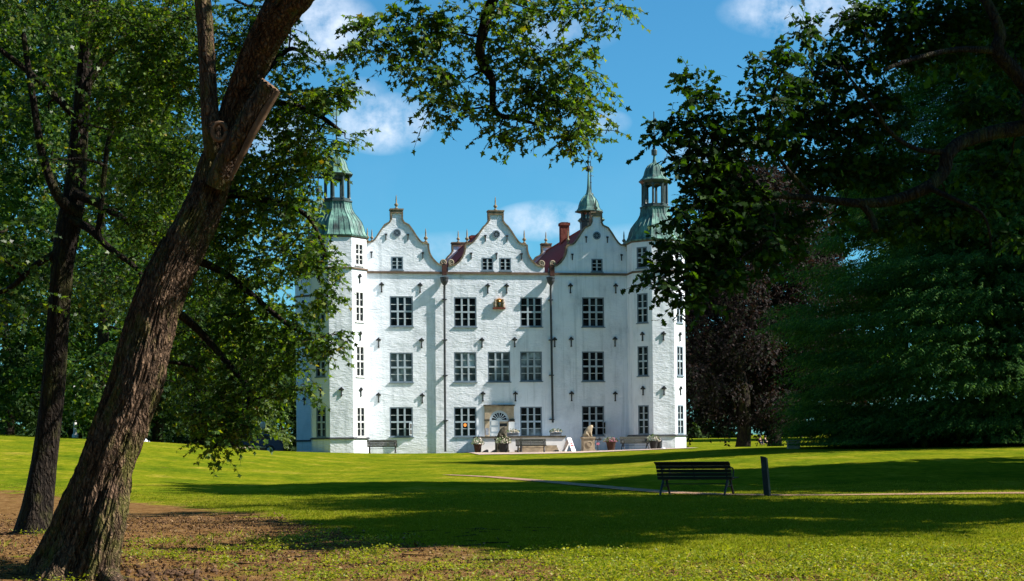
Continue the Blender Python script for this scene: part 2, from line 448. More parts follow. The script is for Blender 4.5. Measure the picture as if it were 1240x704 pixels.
def build_ground():
    xs = np.concatenate([np.linspace(-900, -70, 12), np.arange(-60, -24, 1.5), np.arange(-24, 24, .3), np.arange(24, 60, 1.5), np.linspace(70, 900, 12)])
    ys = np.concatenate([np.linspace(-60, 8, 10), np.arange(9, 45, .25), np.arange(45, 132, .6), np.arange(132, 260, 5), np.linspace(270, 2600, 16)])
    X, Y = np.meshgrid(xs, ys); Z = Zg(X, Y)
    Z = np.where((Y > 30), Z, Z)
    V = np.stack([X, Y, Z], -1).reshape(-1, 3)
    nx, ny = len(xs), len(ys)
    i, j = np.meshgrid(np.arange(nx - 1), np.arange(ny - 1)); a = (j * nx + i).ravel()
    F = np.stack([a, a + 1, a + nx + 1, a + nx], -1)
    me = bpy.data.meshes.new('ground'); me.from_pydata(V.tolist(), [], F.tolist())
    me.polygons.foreach_set('use_smooth', [True] * len(F))
    at = me.attributes.new('earth', 'FLOAT', 'POINT'); at.data.foreach_set('value', dirt(V[:, 0], V[:, 1]).astype(np.float32))
    o = bpy.data.objects.new('ground', me); COL.objects.link(o); tag(o, kind='structure')
    m, nt, b = new_mat('lawn')
    L = nt.links.new
    b.inputs['Roughness'].default_value = 1; b.inputs['Specular IOR Level'].default_value = .0
    f1 = noise_node(nt, .45, 8, .72, (1, .6, 1), 'Position'); f2 = noise_node(nt, 4.5, 6, .8, (1, .5, 1), 'Position')
    g1 = ramp(nt, f1, [(.30, (.062, .105, .006)), (.44, (.115, .150, .008)), (.55, (.165, .180, .009)), (.68, (.26, .225, .028))])
    g2 = ramp(nt, f2, [(.3, (.45, .55, .45)), (.7, (1.35, 1.28, 1.2))])
    mu = nt.nodes.new('ShaderNodeMix'); mu.data_type = 'RGBA'; mu.blend_type = 'MULTIPLY'; mu.inputs['Factor'].default_value = 1
    L(g1, mu.inputs['A']); L(g2, mu.inputs['B'])
    f3 = noise_node(nt, 1.5, 5, .7, (1, .7, 1), 'Position')
    m3 = nt.nodes.new('ShaderNodeMix'); m3.data_type = 'RGBA'; m3.blend_type = 'MULTIPLY'; m3.inputs['Factor'].default_value = 1
    L(mu.outputs['Result'], m3.inputs['A']); L(ramp(nt, f3, [(.3, (.62, .74, .7)), (.5, (1, 1, 1)), (.7, (1.2, 1.08, 1.5))]), m3.inputs['B']); mu = m3
    e1 = noise_node(nt, 5, 6, .75, None, 'Position')
    ec = ramp(nt, e1, [(.3, (.050, .025, .009)), (.5, (.155, .083, .030)), (.7, (.27, .175, .072))])
    at_ = nt.nodes.new('ShaderNodeAttribute'); at_.attribute_name = 'earth'
    n3 = noise_node(nt, 1.4, 6, .7, None, 'Position')
    ad = nt.nodes.new('ShaderNodeMath'); ad.operation = 'ADD'; L(at_.outputs['Fac'], ad.inputs[0])
    sb = nt.nodes.new('ShaderNodeMath'); sb.operation = 'SUBTRACT'; L(n3, sb.inputs[0]); sb.inputs[1].default_value = .5
    sc_ = nt.nodes.new('ShaderNodeMath'); sc_.operation = 'MULTIPLY'; L(sb.outputs[0], sc_.inputs[0]); sc_.inputs[1].default_value = 2.8
    L(sc_.outputs[0], ad.inputs[1])
    k = ramp(nt, ad.outputs[0], [(.3, (0, 0, 0)), (.75, (1, 1, 1))])
    # dry yellowish fringe where the lawn thins out
    mx = nt.nodes.new('ShaderNodeMix'); mx.data_type = 'RGBA'; L(k, mx.inputs['Factor']); L(mu.outputs['Result'], mx.inputs['A']); L(ec, mx.inputs['B'])
    L(mx.outputs['Result'], b.inputs['Base Color'])
    p = bump(nt, b, f2, .8, .05); bump(nt, b, noise_node(nt, 30, 3, .7, None, 'Position'), .7, .02, p)
    me.materials.append(m)
    return o


build_ground()


def ribbon(name, pts, widths, mat, lift=.03, kind='structure'):
    # smooth polyline sheet draped on the ground
    P2 = [Vector((p[0], p[1])) for p in pts]; mb = MB(); fine = []
    n = len(P2)
    for i in range(n - 1):
        p0, p1, p2, p3 = P2[max(i - 1, 0)], P2[i], P2[i + 1], P2[min(i + 2, n - 1)]
        for k in range(24):
            t = k / 24
            q = .5 * ((2 * p1) + (p2 - p0) * t + (2 * p0 - 5 * p1 + 4 * p2 - p3) * t * t + (3 * p1 - p0 - 3 * p2 + p3) * t ** 3)
            fine.append((q, widths[i] * (1 - t) + widths[i + 1] * t))
    rows = []
    for i, (q, wd) in enumerate(fine):
        d = (fine[min(i + 1, len(fine) - 1)][0] - fine[max(i - 1, 0)][0]).normalized(); nrm = Vector((-d.y, d.x))
        row = []
        for k in range(5):
            s = (k / 4 - .5)
            jit = .12 * wd * mnoise.noise(Vector((q.x * .9, q.y * .9, k * 7))) if k in (0, 4) else 0
            p = q + nrm * (s * wd + jit)
            row.append((p.x, p.y, zg(p.x, p.y) + lift))
        rows.append(row)
    vs = [v for r in rows for v in r]; fs = []
    for i in range(len(rows) - 1):
        for k in range(4): fs.append((i * 5 + k, i * 5 + k + 1, i * 5 + 6 + k, i * 5 + 5 + k))
    mb.add(vs, fs); o = mb.build(name, mat, smooth=True); tag(o, kind=kind); return o


pp = [G(x, y) for x, y in ((540, 575.5), (600, 578.5), (660, 583.5), (725, 589.6), (790, 595.3), (850, 598.6), (940, 600.2), (1060, 599.6), (1180, 598.2), (1300, 597.5))]
ribbon('path', pp, [.4, .6, .7, .75, .75, .75, .75, .8, .8, .8], M['path'], .02)

# ------------------------------------------------------------------ castle
PSI = R(10.3)
TX = Vector((math.cos(PSI), math.sin(PSI), 0)); NX = Vector((math.sin(PSI), -math.cos(PSI), 0))
O = P(600, 548, 111.3); O.z = 0


def F(px, py, off=0.0):
    r = ray(px, py); s = (off - NX.dot(EYE - O)) / NX.dot(r); p = EYE + r * s
    return (p - O).dot(TX), p.z


castle = empty('castle', O, PSI)
tag(castle, 'white limewashed castle with copper-domed corner towers and three curved gables', 'castle')
HS = 12.1        # string course height
DEP = 17.5       # distance between front and rear gable planes
UL, UR = -10.52, 11.05
x_l, x_r = UL, UR
VL = [-3.95, 3.95]


def frame_local(o3, ud):
    """matrix whose x runs along the wall, -y points out, z up"""
    ud = Vector((ud[0], ud[1], 0)).normalized()
    yd = Vector((-ud.y, ud.x, 0))
    return Matrix(((ud.x, yd.x, 0, o3[0]), (ud.y, yd.y, 0, o3[1]), (0, 0, 1, o3[2]), (0, 0, 0, 1)))


def wall_panel(mb, mat, width, z0, z1, holes, rec=.14, mi=0):
    """rectangular wall with openings and their reveals. holes: (x0,x1,z0,z1) local"""
    xs = sorted({0, width, *[h[0] for h in holes], *[h[1] for h in holes]}); zs = sorted({z0, z1, *[h[2] for h in holes], *[h[3] for h in holes]})
    for a, b in zip(xs, xs[1:]):
        for c, d in zip(zs, zs[1:]):
            mx, mz = (a + b) / 2, (c + d) / 2
            if any(h[0] < mx < h[1] and h[2] < mz < h[3] for h in holes): continue
            mb.quad(*[mat @ Vector(q) for q in ((a, 0, c), (b, 0, c), (b, 0, d), (a, 0, d))], mi)
    for a, b, c, d in holes:
        for q in (((a, 0, c), (a, rec, c), (a, rec, d), (a, 0, d)), ((b, 0, c), (b, 0, d), (b, rec, d), (b, rec, c)), ((a, 0, d), (a, rec, d), (b, rec, d), (b, 0, d)), ((a, 0, c), (b, 0, c), (b, rec, c), (a, rec, c)),
                  ((a, rec, c), (b, rec, c), (b, rec, d), (a, rec, d))):
            mb.quad(*[mat @ Vector(v) for v in q], mi)


def window(parent, mat, x0, x1, z0, z1, cols=3, rows=4, transom=2, glass='glass', pale=False, open_last=False, lit=None, blind_bottom=False, rec=.13, name='window'):
    """frame (part) and pane (sub-part); local y from 0 (wall face) to rec"""
    fr = MB(); W = x1 - x0; H = z1 - z0
    y0, y1 = rec - .09, rec - .005
    fo = .075
    T = lambda: mat
    fr.box(x0, x1, y0 - .03, y1, z0, z0 + fo, 0, mat); fr.box(x0, x1, y0 - .03, y1, z1 - fo, z1, 0, mat)
    fr.box(x0, x0 + fo, y0 - .03, y1, z0 + fo, z1 - fo, 0, mat); fr.box(x1 - fo, x1, y0 - .03, y1, z0 + fo, z1 - fo, 0, mat)
    ix0, ix1, iz0, iz1 = x0 + fo, x1 - fo, z0 + fo, z1 - fo
    cw = (ix1 - ix0) / cols
    mu = .06 if cols > 2 else .05
    for i in range(1, cols):
        x = ix0 + cw * i
        fr.box(x - mu, x + mu, y0 - .015, y1 - .002, iz0, iz1, 1, mat)
    th = (iz1 - iz0) / rows
    for j in range(1, rows):
        z = iz0 + th * j
        if j == transom: fr.box(ix0, ix1, y0 - .022, y1 - .004, z - .055, z + .055, 1, mat)
        else: fr.box(ix0, ix1, y0 + .02, y1 - .006, z - .02, z + .02, 2, mat)
    for i in range(cols):   # sash stiles along each light
        for e in (ix0 + cw * i, ix0 + cw * (i + 1)):
            s = 1 if e == ix0 + cw * i else -1
            off = (mu if 0 < i or s < 0 else 0)
    # sloped sill
    fr.box(x0 - .06, x1 + .06, -.07, y1, z0 - .07, z0 - .002, 0, mat)
    mats = [M['frame_out'] if not pale else M['frame_pale'], M['frame'] if not pale else M['frame_pale'], M['bar'] if not pale else M['frame_pale']]
    fo_ = fr.build(name, mats, parent)
    pn = MB(); g = rec - .03
    for i in range(cols):
        for j in range(rows):
            a, b = ix0 + cw * i, ix0 + cw * (i + 1); c, d = iz0 + th * j, iz0 + th * (j + 1)
            mi = 0

            if blind_bottom and j == 0: mi = 2
            tl = random.uniform(-.004, .004)
            pn.quad(*[mat @ Vector(v) for v in ((a, g + tl, c), (b, g - tl, c), (b, g - tl, d), (a, g + tl, d))], mi)
    if lit:
        lx, lz = ix0 + cw * (lit[0] + .5), iz0 + th * (lit[1] + .55)
        lm = MB(); lm.add([mat @ Vector((lx + .11 * math.cos(a), g - .006, lz + .12 * math.sin(a))) for a in np.linspace(0, 2 * PI, 13)[:-1]], (tuple(range(12)),)); lm.build('room_lamp', M['lamp'], fo_)
    pn.build('pane', [M[glass], M['lamp'], M['glass_blind']], fo_)
    return fo_


m, nt, b = new_mat('lit_lamp_behind_glass'); b.inputs['Base Color'].default_value = (.3, .1, .02, 1)
b.inputs['Emission Color'].default_value = (1, .33, .06, 1); b.inputs['Emission Strength'].default_value = .55; M['lamp'] = m


def anchor(mb, mat, x, z, h=.62, y=0):
    """wrought iron wall tie: a bar with a spread arrow head"""
    mb.box(x - .035, x + .035, y - .07, y - .01, z - h, z - .08, 0, mat)
    mb.box(x - .055, x + .055, y - .075, y - .01, z - h - .03, z - h + .04, 0, mat)
    for sx in (-1, 1):
        mb.add([mat @ Vector(v) for v in ((x, y - .10, z), (x + sx * .17, y - .09, z - .12), (x + sx * .15, y - .07, z - .19), (x, y - .09, z - .16), (x, y - .01, z), (x + sx * .17, y - .01, z - .12), (x + sx * .15, y - .01, z - .19), (x, y - .01, z - .16))],
               ((0, 1, 2, 3), (4, 7, 6, 5), (0, 4, 5, 1), (1, 5, 6, 2), (2, 6, 7, 3)))
    mb.box(x - .05, x + .05, y - .13, y - .01, z - .16, z + .02, 0, mat)


ID = Matrix.Identity(4)
# ---- main front wall, windows measured on the facade plane
wins = []   # (px x0, y0, x1, y1, options)
for x0, x1, ys, opts in (
        (471.8, 500.2, ((358.8, 395.6), (427.2, 463.2), (493.3, 529.2)), ({}, {'glass': 'glass_blind'}, {'open': 1})),
        (549.6, 577.2, ((360, 396), (426.6, 462.6), (493.3, 529)), ({}, {'glass': 'glass_blind'}, {'lit': (1, 1)})),
        (629.8, 656.6, ((360.2, 395.8), (425.9, 461.8), (492.8, 528.7)), ({}, {'glass': 'glass_blind'}, {'blind': 1})),
        (704.6, 731.8, ((360.2, 396), (425.8, 461.8), (491.8, 527.8)), ({}, {}, {'open': 2}))):
    for (ya, yb), o in zip(ys, opts): wins.append((x0, ya, x1, yb, o))
wins.append((590.5, 426.2, 618, 462.4, {'glass': 'glass_blind'}))
holes = []
for x0, ya, x1, yb, o in wins:
    a, d = F(x0, ya); b_, c = F(x1, yb); c2 = F(x0, yb)[1]
    holes.append([a, b_, (c + c2) / 2, d])
# portal opening
pa, _ = F(592.6, 520); pb, _ = F(616.4, 520); pz0 = F(604, 531)[1]; pz1 = F(604, 497.2)[1]
prad = (pb - pa) / 2; pcx = (pa + pb) / 2; pzc = pz1 - prad
mw = MB()
mlw = Matrix.Translation((x_l, 0, 0))
wall_panel(mw, mlw, x_r - x_l, -.6, HS, [[a - x_l, b_ - x_l, c, d] for a, b_, c, d in holes])
mw.quad((x_l, 0, -.6), (x_l, DEP + .8, -.6), (x_l, DEP + .8, HS), (x_l, 0, HS)); mw.quad((x_r, 0, -.6), (x_r, 0, HS), (x_r, DEP + .8, HS), (x_r, DEP + .8, -.6))
mw.quad((x_l, DEP + .8, -.6), (x_r, DEP + .8, -.6), (x_r, DEP + .8, HS), (x_l, DEP + .8, HS))
mw.build('wall', M['wall'], castle)
random.seed(3)
for (x0, ya, x1, yb, o), h in zip(wins, holes):
    wf = window(castle, ID, *h, glass=o.get('glass', 'glass'), lit=o.get('lit'), blind_bottom=o.get('blind', False))
    if o.get('open'):
        # one lower casement swung out into the open air
        zc = (h[2] + h[3]) / 2; zz0 = h[2] + .09; zz1 = zc - .06; wd = (h[1] - h[0] - .15) / 3
        ang = R(100) if o['open'] == 2 else R(62)
        mt = Matrix.Translation((h[1] - .075, -.01, 0)) @ Matrix.Rotation(ang if o['open'] == 2 else ang, 4, 'Z')
        s = MB()
        for q in ((-wd, -wd + .05, zz0, zz1), (-.05, 0, zz0, zz1), (-wd + .05, -.05, zz0, zz0 + .05), (-wd + .05, -.05, zz1 - .05, zz1), (-wd + .05, -.05, (zz0 + zz1) / 2 - .02, (zz0 + zz1) / 2 + .02)):
            s.box(q[0], q[1], -.02, .02, q[2], q[3], 0, mt)
        s.quad(*[mt @ Vector(v) for v in ((-wd + .05, 0, zz0 + .05), (-.05, 0, zz0 + .05), (-.05, 0, zz1 - .05), (-wd + .05, 0, zz1 - .05))], 1)
        cs = s.build('casement', [M['frame'], M['glass_warm']], wf); cs['label'] = 'casement standing open'

# string course
sc = MB(); sc.box(UL + 1.5, UR - 1.5, -.10, .02, HS - .09, HS + .06); sc.build('string_course', M['string'], castle)

# brick segmental relieving arches above ground and lower windows: shallow relief bands
# ---- gables
HALF = [(.47, 4.15), (.47, 3.92), (.46, 3.55), (.62, 3.32), (.80, 3.16), (1.06, 2.80), (1.30, 2.42), (1.50, 2.15), (1.66, 2.02), (1.94, 1.95), (2.10, 1.90), (2.11, 1.60), (2.18, 1.30), (2.32, 1.02), (2.52, .76), (2.78, .56), (3.06, .47), (3.27, .47)]


def gable(u, y, s, capw, nwin, front=True):
    """curved Dutch gable; s=-1 for the rear one"""
    half = [(max(w_ if i > 3 else w_ * capw, 0), z) for i, (w_, z) in enumerate(HALF)]
    zs = sorted({z for _, z in half} | {.15 + .0, 0})
    ZZ = [z for _, z in half][::-1]; WW = [w_ for w_, _ in half][::-1]
    Wd = lambda z: 3.30 if z < .46 else float(np.interp(z, ZZ, WW))
    hl = []
    if front:
        for cx_ in ([0.0] if nwin == 1 else [-.61, .61]): hl.append((cx_ - .39, cx_ + .39, .16, 1.04))
    lev = sorted({0, *list(np.arange(0.1, 4.1, .1)), 4.15, *[h[2] for h in hl], *[h[3] for h in hl], *ZZ})
    mb = MB()
    for z0, z1 in zip(lev, lev[1:]):
        if z1 - z0 < 1e-4: continue
        hh = [h for h in hl if h[2] < (z0 + z1) / 2 < h[3]]
        cuts0 = [-Wd(z0 + 1e-5)]; cuts1 = [-Wd(z1 - 1e-5)]
        for h in hh: cuts0 += [h[0], h[1]]; cuts1 += [h[0], h[1]]
        cuts0.append(-cuts0[0]); cuts1.append(-cuts1[0])
        for k in range(0, len(cuts0), 2):
            a, b_ = cuts0[k], cuts0[k + 1]; c, d = cuts1[k], cuts1[k + 1]
            q = [(a, 0, z0), (b_, 0, z0), (d, 0, z1), (c, 0, z1)]
            mb.add(q, ((0, 1, 2, 3),) if s > 0 else ((3, 2, 1, 0),))
        q = [(-Wd(z0 + 1e-5), .42 * s, z0), (Wd(z0 + 1e-5), .42 * s, z0), (Wd(z1 - 1e-5), .42 * s, z1), (-Wd(z1 - 1e-5), .42 * s, z1)]
        mb.add(q, ((3, 2, 1, 0),) if s > 0 else ((0, 1, 2, 3),))
    for h in hl:
        a, b_, c, d = h; rc = .12
        for q in (((a, 0, c), (a, rc, c), (a, rc, d), (a, 0, d)), ((b_, 0, c), (b_, 0, d), (b_, rc, d), (b_, rc, c)), ((a, 0, d), (a, rc, d), (b_, rc, d), (b_, 0, d)), ((a, 0, c), (b_, 0, c), (b_, rc, c), (a, rc, c)), ((a, rc, c), (b_, rc, c), (b_, rc, d), (a, rc, d))): mb.quad(*q)
    g = mb.build('gable', M['wall'], castle, loc=(u, y, HS))
    # coping following the outline on both sides
    cp = MB()
    for sx in (-1, 1):
        pts = [(sx * w_, z) for w_, z in half]
        for (a, za), (b_, zb) in zip(pts, pts[1:]):
            d = Vector((b_ - a, zb - za)); 
            if d.length < 1e-4: continue
            n_ = Vector((-d.y, d.x)).normalized() * (.055 * (1 if sx > 0 else -1)); e = d.normalized() * .012
            n_ = n_ if n_.x * sx >= 0 or abs(n_.x) < 1e-6 else -n_
            q = [(a - e.x - n_.x * .8, za - e.y - n_.y * .8), (b_ + e.x - n_.x * .8, zb + e.y - n_.y * .8), (b_ + e.x + n_.x, zb + e.y + n_.y), (a - e.x + n_.x, za - e.y + n_.y)]
            y0_, y1_ = (-.09, .5) if s > 0 else (-.5, .09)
            cp.prism(q, y0_, y1_)
    w0 = half[0][0]
    y0_, y1_ = (-.13, .54) if s > 0 else (-.54, .13)
    cp.box(-w0 - .09, w0 + .09, y0_, y1_, 4.15, 4.24); cp.box(-w0 - .04, w0 + .04, y0_ + .04, y1_ - .04, 3.93, 4.147)
    cp.build('coping', M['coping'], g)
    # stone scrolls at the foot
    for sx in (-1, 1):
        sc_ = MB()
        pts = []; rr = []
        for k in range(26):
            a = k / 25 * 3.3 * PI; r_ = .21 * (1 - k / 25 * .8)
            pts.append((sx * (3.08 + r_ * math.sin(a) * 1.0), -.03 * s, .69 - r_ * math.cos(a) * 1.0)); rr.append(.07 - .02 * k / 25)
        sc_.tube(pts, rr, 7)
        mt = Matrix.Translation((sx * 3.08, 0, .69))
        vv = [(0.19 * math.cos(2 * PI * k / 14), 0.19 * math.sin(2 * PI * k / 14)) for k in range(14)]
        sc_.prism([(sx * 3.08 + a, .69 + b_) for a, b_ in vv], -.02 * s, .3 * s)
        sc_.build('scroll', M['scroll'], g, smooth=True)
    fin = [(.0, 0), (.12, 0), (.13, .07), (.05, .12), (.06, .18), (.13, .25), (.14, .31), (.08, .38), (.045, .42), (.05, .6), (.028, .85), (.0, .98)]
    for fx, fz in ((0, 4.24), (-1.96, 2.03), (1.96, 2.03)):
        f_ = MB(); f_.lathe(fin, (fx, .2 * s, fz), 10); f_.build('finial', M['finial'], g, smooth=True)
    if front:
        for h in hl: window(g, ID, *h, cols=2, rows=3, transom=9, rec=.11)
        ow = MB(); cz = 2.62
        ow.lathe([(.20, 0), (.27, 0), (.27, .05), (.20, .05), (.20, 0)], (0, 0, 0), 24, cap=False)
        ow.lathe([(0.0, .012), (.21, .012)], (0, 0, 0), 24, 1, cap=False)
        for k in range(4):
            a = PI / 4 * k
            ow.box(-.2, .2, -.015, .015, .014, .04, 0, Matrix.Rotation(a, 4, 'Z'))
        ow.v = [(v[0], -v[2] - .004, v[1] + cz) for v in ow.v]
        ow.build('round_window', [M['frame_out'], M['glass']], g)
        for ax, az in ((-.74, 2.55), (.74, 2.55), (-1.72, 1.35), (1.72, 1.35)) + (((0, 1.35),) if nwin == 2 else ()):
            a_ = MB(); a_.box(ax - .03, ax + .03, -.06, -.004, az - .42, az); a_.box(ax - .075, ax + .075, -.08, -.004, az - .09, az + .02); a_.build('wall_anchor', M['iron'], g)
    return g


GA = [F(480.8, 300)[0], F(601, 300)[0], F(722.7, 300)[0]]
for u, cw, nw in zip(GA, (.78, 1.0, .72), (1, 2, 1)):
    gable(u, 0, 1, cw, nw); gable(u, DEP, -1, cw, nw, False)
# roofs: three parallel tiled saddles
for u in GA:
    rf = MB(); zt = 3.62; h_ = 3.32
    rf.add([(u - h_, .3, HS + .12), (u + h_, .3, HS + .12), (u, .3, HS + zt), (u - h_, DEP - .3, HS + .12), (u + h_, DEP - .3, HS + .12), (u, DEP - .3, HS + zt)],
           ((0, 2, 5, 3), (1, 4, 5, 2), (0, 1, 2), (3, 5, 4), (0, 3, 4, 1)))
    rf.tube([(u, .3, HS + zt), (u, DEP - .3, HS + zt)], .09, 6)
    rf.build('roof', M['roof'], castle)
# closing strips over the outer eaves
for a, b_ in ((x_l + .02, GA[0] - 3.3), (GA[2] + 3.3, x_r - .02)):
    fl = MB(); fl.box(a, b_, .02, DEP + .75, HS - .02, HS + .10); fl.build('parapet_gutter', M['coping'], castle)
# valley spouts, hoppers and downpipes
for k, (px, xb) in enumerate(((537.4, 538.6), (665.8, 668.8))):
    u = F(px, 340)[0]; u2 = F(xb, 530)[0]; uv = F(537.8 if k == 0 else 668.3, 322)[0]
    vs_ = MB(); vs_.box(uv - .15, uv + .15, -.14, .3, HS - .16, HS + .50); vs_.tube([(uv, -.02, HS + .5), (uv + .05, .1, HS + .66), (uv + .1, .3, HS + .7)], [.15, .12, .1], 8)
    vs_.build('valley_spout', M['rust'], castle)
    z0 = F(px, 339)[1]
    dp = MB(); dp.lathe([(.07, -.42), (.16, -.32), (.25, -.15), (.27, .02), (.30, .07), (.30, .14), (.16, .17)], (u, -.32, z0), 14)
    dp.build('hopper', M['pipe'], castle)
    pp_ = MB(); zl = .1 if k == 0 else F(668, 512)[1]
    pp_.tube([(u, -.32, z0 - .35), (u, -.22, z0 - .7), (u2, -.22, zl)], .075, 8)
    for zb in (F(537, 412)[1], 10.3, 5.2, 2.2): pp_.box(u - .14, u + .16, -.30, 0, zb - .03, zb + .03)
    pp_.build('downpipe', M['pipe'], castle)
# wall anchors on the front wall
for px, py in ((461.9, 342.5), (508.6, 343), (458.2, 409.5), (510.4, 409.8), (458.2, 476), (511.2, 476.8), (590.5, 344), (613.4, 344), (583.5, 409.5), (623.1, 409), (584.7, 474.6), (624, 474.6),
               (671.5, 409), (690.6, 343.8), (745.4, 344), (691.5, 408.6), (744.5, 408.4), (692, 474.4), (744.8, 474.6)):
    a_ = MB(); u, z = F(px, py); anchor(a_, ID, u, z); a_.build('wall_anchor', M['iron'], castle)

# coat of arms: arched relief of two figures and a shield on a red ledge
u0, z0 = F(596.6, 374.6); u1, z1 = F(611.4, 361)
ca = MB(); cw_ = (u1 - u0); cc = (u0 + u1) / 2; hh = z1 - z0
arch = [(u0 + .06, z0 + .12), (u1 - .06, z0 + .12)] + [(cc + (cw_ / 2 - .06) * math.cos(a), z0 + .30 + (hh - .34) * math.sin(a)) for a in np.linspace(0, PI, 13)]
ca.prism(arch, -.12, 0, 0)
ca.box(u0, u1, -.2, 0, z0, z0 + .11, 2)
for sx in (-1, 1):
    ca.lathe([(0, 0), (.06, .02), (.09, .12), (.075, .22), (.10, .33), (.07, .42), (.05, .45), (.07, .5), (.05, .57), (0, .6)], (cc + sx * .27, -.14, z0 + .11), 8, 1)
ca.lathe([(0, 0), (.08, .06), (.12, .2), (.12, .3), (0, .34)], (cc, -.13, z0 + .12), 8, 3)
ca.lathe([(.05, 0), (.11, .05), (.08, .12), (.13, .18), (0, .2)], (cc, -.14, z0 + .47), 8, 0)
ob = ca.build('coat_of_arms', [M['gold'], M['scroll'], M['chimney'], M['copper_dark']], castle, smooth=False)

# portal
u0, zt = F(586.6, 492.2); u1, _ = F(621.9, 492.2)
po = MB(); pz = .86
cx_ = pcx
nseg = 20
outer_y = -.10
arcp = [(cx_ + prad * math.cos(a), pzc + prad * math.sin(a)) for a in np.linspace(PI, 0, nseg + 1)]
for (xa, za), (xb, zb) in zip(arcp, arcp[1:]):
    po.add([(xa, outer_y, za), (xb, outer_y, zb), (xb, outer_y, zt), (xa, outer_y, zt), (xa, 0.0, za), (xb, 0.0, zb)], ((0, 1, 2, 3), (0, 4, 5, 1)))
po.box(u0, pa, outer_y, -.002, pz, zt); po.box(pb, u1, outer_y, -.002, pz, zt)
po.build('portal', M['stone'], castle)
portal = castle.children[-1] if False else [o for o in castle.children if o.name.startswith('portal')][0]
cn = MB(); cn.box(u0 - .06, u1 + .06, -.22, -.003, zt + .002, zt + .10); cn.box(u0 - .04, pa, -.16, -.103, pzc - .05, pzc + .08); cn.box(pb, u1 + .04, -.16, -.103, pzc - .05, pzc + .08); cn.build('cornice', M['stone_dark'], portal)
ring = MB()
for r0, r1, y_ in ((prad - .16, prad - .005, -.06),):
    for k in range(nseg):
        a0, a1 = PI * k / nseg, PI * (k + 1) / nseg
        pts = [(cx_ + r * math.cos(a), y_, pzc + r * math.sin(a)) for r, a in ((r0, a0), (r1, a0), (r1, a1), (r0, a1))]
        ring.quad(*pts)
for k in range(1, 8):
    a = PI * k / 8; d = Vector((math.cos(a), 0, math.sin(a))); n_ = Vector((-d.z, 0, d.x)) * .022; c_ = Vector((cx_, -.055, pzc + .02))
    ring.quad(c_ + d * .2 - n_, c_ + d * (prad - .12) - n_ * 1.4, c_ + d * (prad - .12) + n_ * 1.4, c_ + d * .2 + n_)
ring.add([(cx_ + .2 * math.cos(PI * k / 8), -.056, pzc + .2 * math.sin(PI * k / 8)) for k in range(9)], (tuple(range(9)),))
ring.box(pa, pb, -.07, -.03, pzc - .07, pzc + .03)
ring.build('fanlight_frame', M['frame'], portal)
fg = MB(); fg.add([(cx_ + (prad - .01) * math.cos(PI * k / 16), -.035, pzc + (prad - .01) * math.sin(PI * k / 16)) for k in range(17)], (tuple(range(17)),)); fg.build('fanlight_glass', M['glass'], portal)
dr = MB(); dr.box(pa + .01, cx_ + .02, -.06, -.005, pz, pzc - .07)
for k in range(3):
    z_ = pz + .15 + k * .42
    dr.box(pa + .12, cx_ - .1, -.085, -.062, z_, z_ + .30, 1)
dr.build('door', [M['frame'], M['bar']], portal)
dk = MB(); dk.box(cx_ + .022, pb - .01, -.04, -.004, pz, pzc - .07, 1); dk.box(pb - .14, pb - .02, -.07, -.042, pz, pzc - .07, 0); dk.box(cx_ + .03, pb - .15, -.07, -.042, pz, pz + .9, 0); dk.box(cx_ + .03, pb - .15, -.07, -.042, pzc - .2, pzc - .07, 2)
o_ = dk.build('door', [M['stone'], M['glass'], M['stone']], portal); o_['label'] = 'open right leaf with dark panel for the unlit doorway'  # dark panel stands in for the unlit inside of the doorway
pl = MB(); u_, z_ = F(589.3, 523); pl.box(u_ - .10, u_ + .12, -.13, -.103, z_ - .22, z_ + .24); pl.build('plaque', M['greybox'], portal)
wp = MB(); a_, b_ = F(615.2, 511), F(622.2, 531); wp.box(a_[0], b_[0], -.34, -.12, .86, a_[1]); wp.box(a_[0] - .03, b_[0] + .03, -.36, -.11, a_[1] + .002, a_[1] + .05, 1)
wp.build('side_pier', [M['white'], M['string']], portal)

# ---- towers
S8 = 1.51; RT = S8 / (2 * math.sin(PI / 8)); EAVE = 14.2


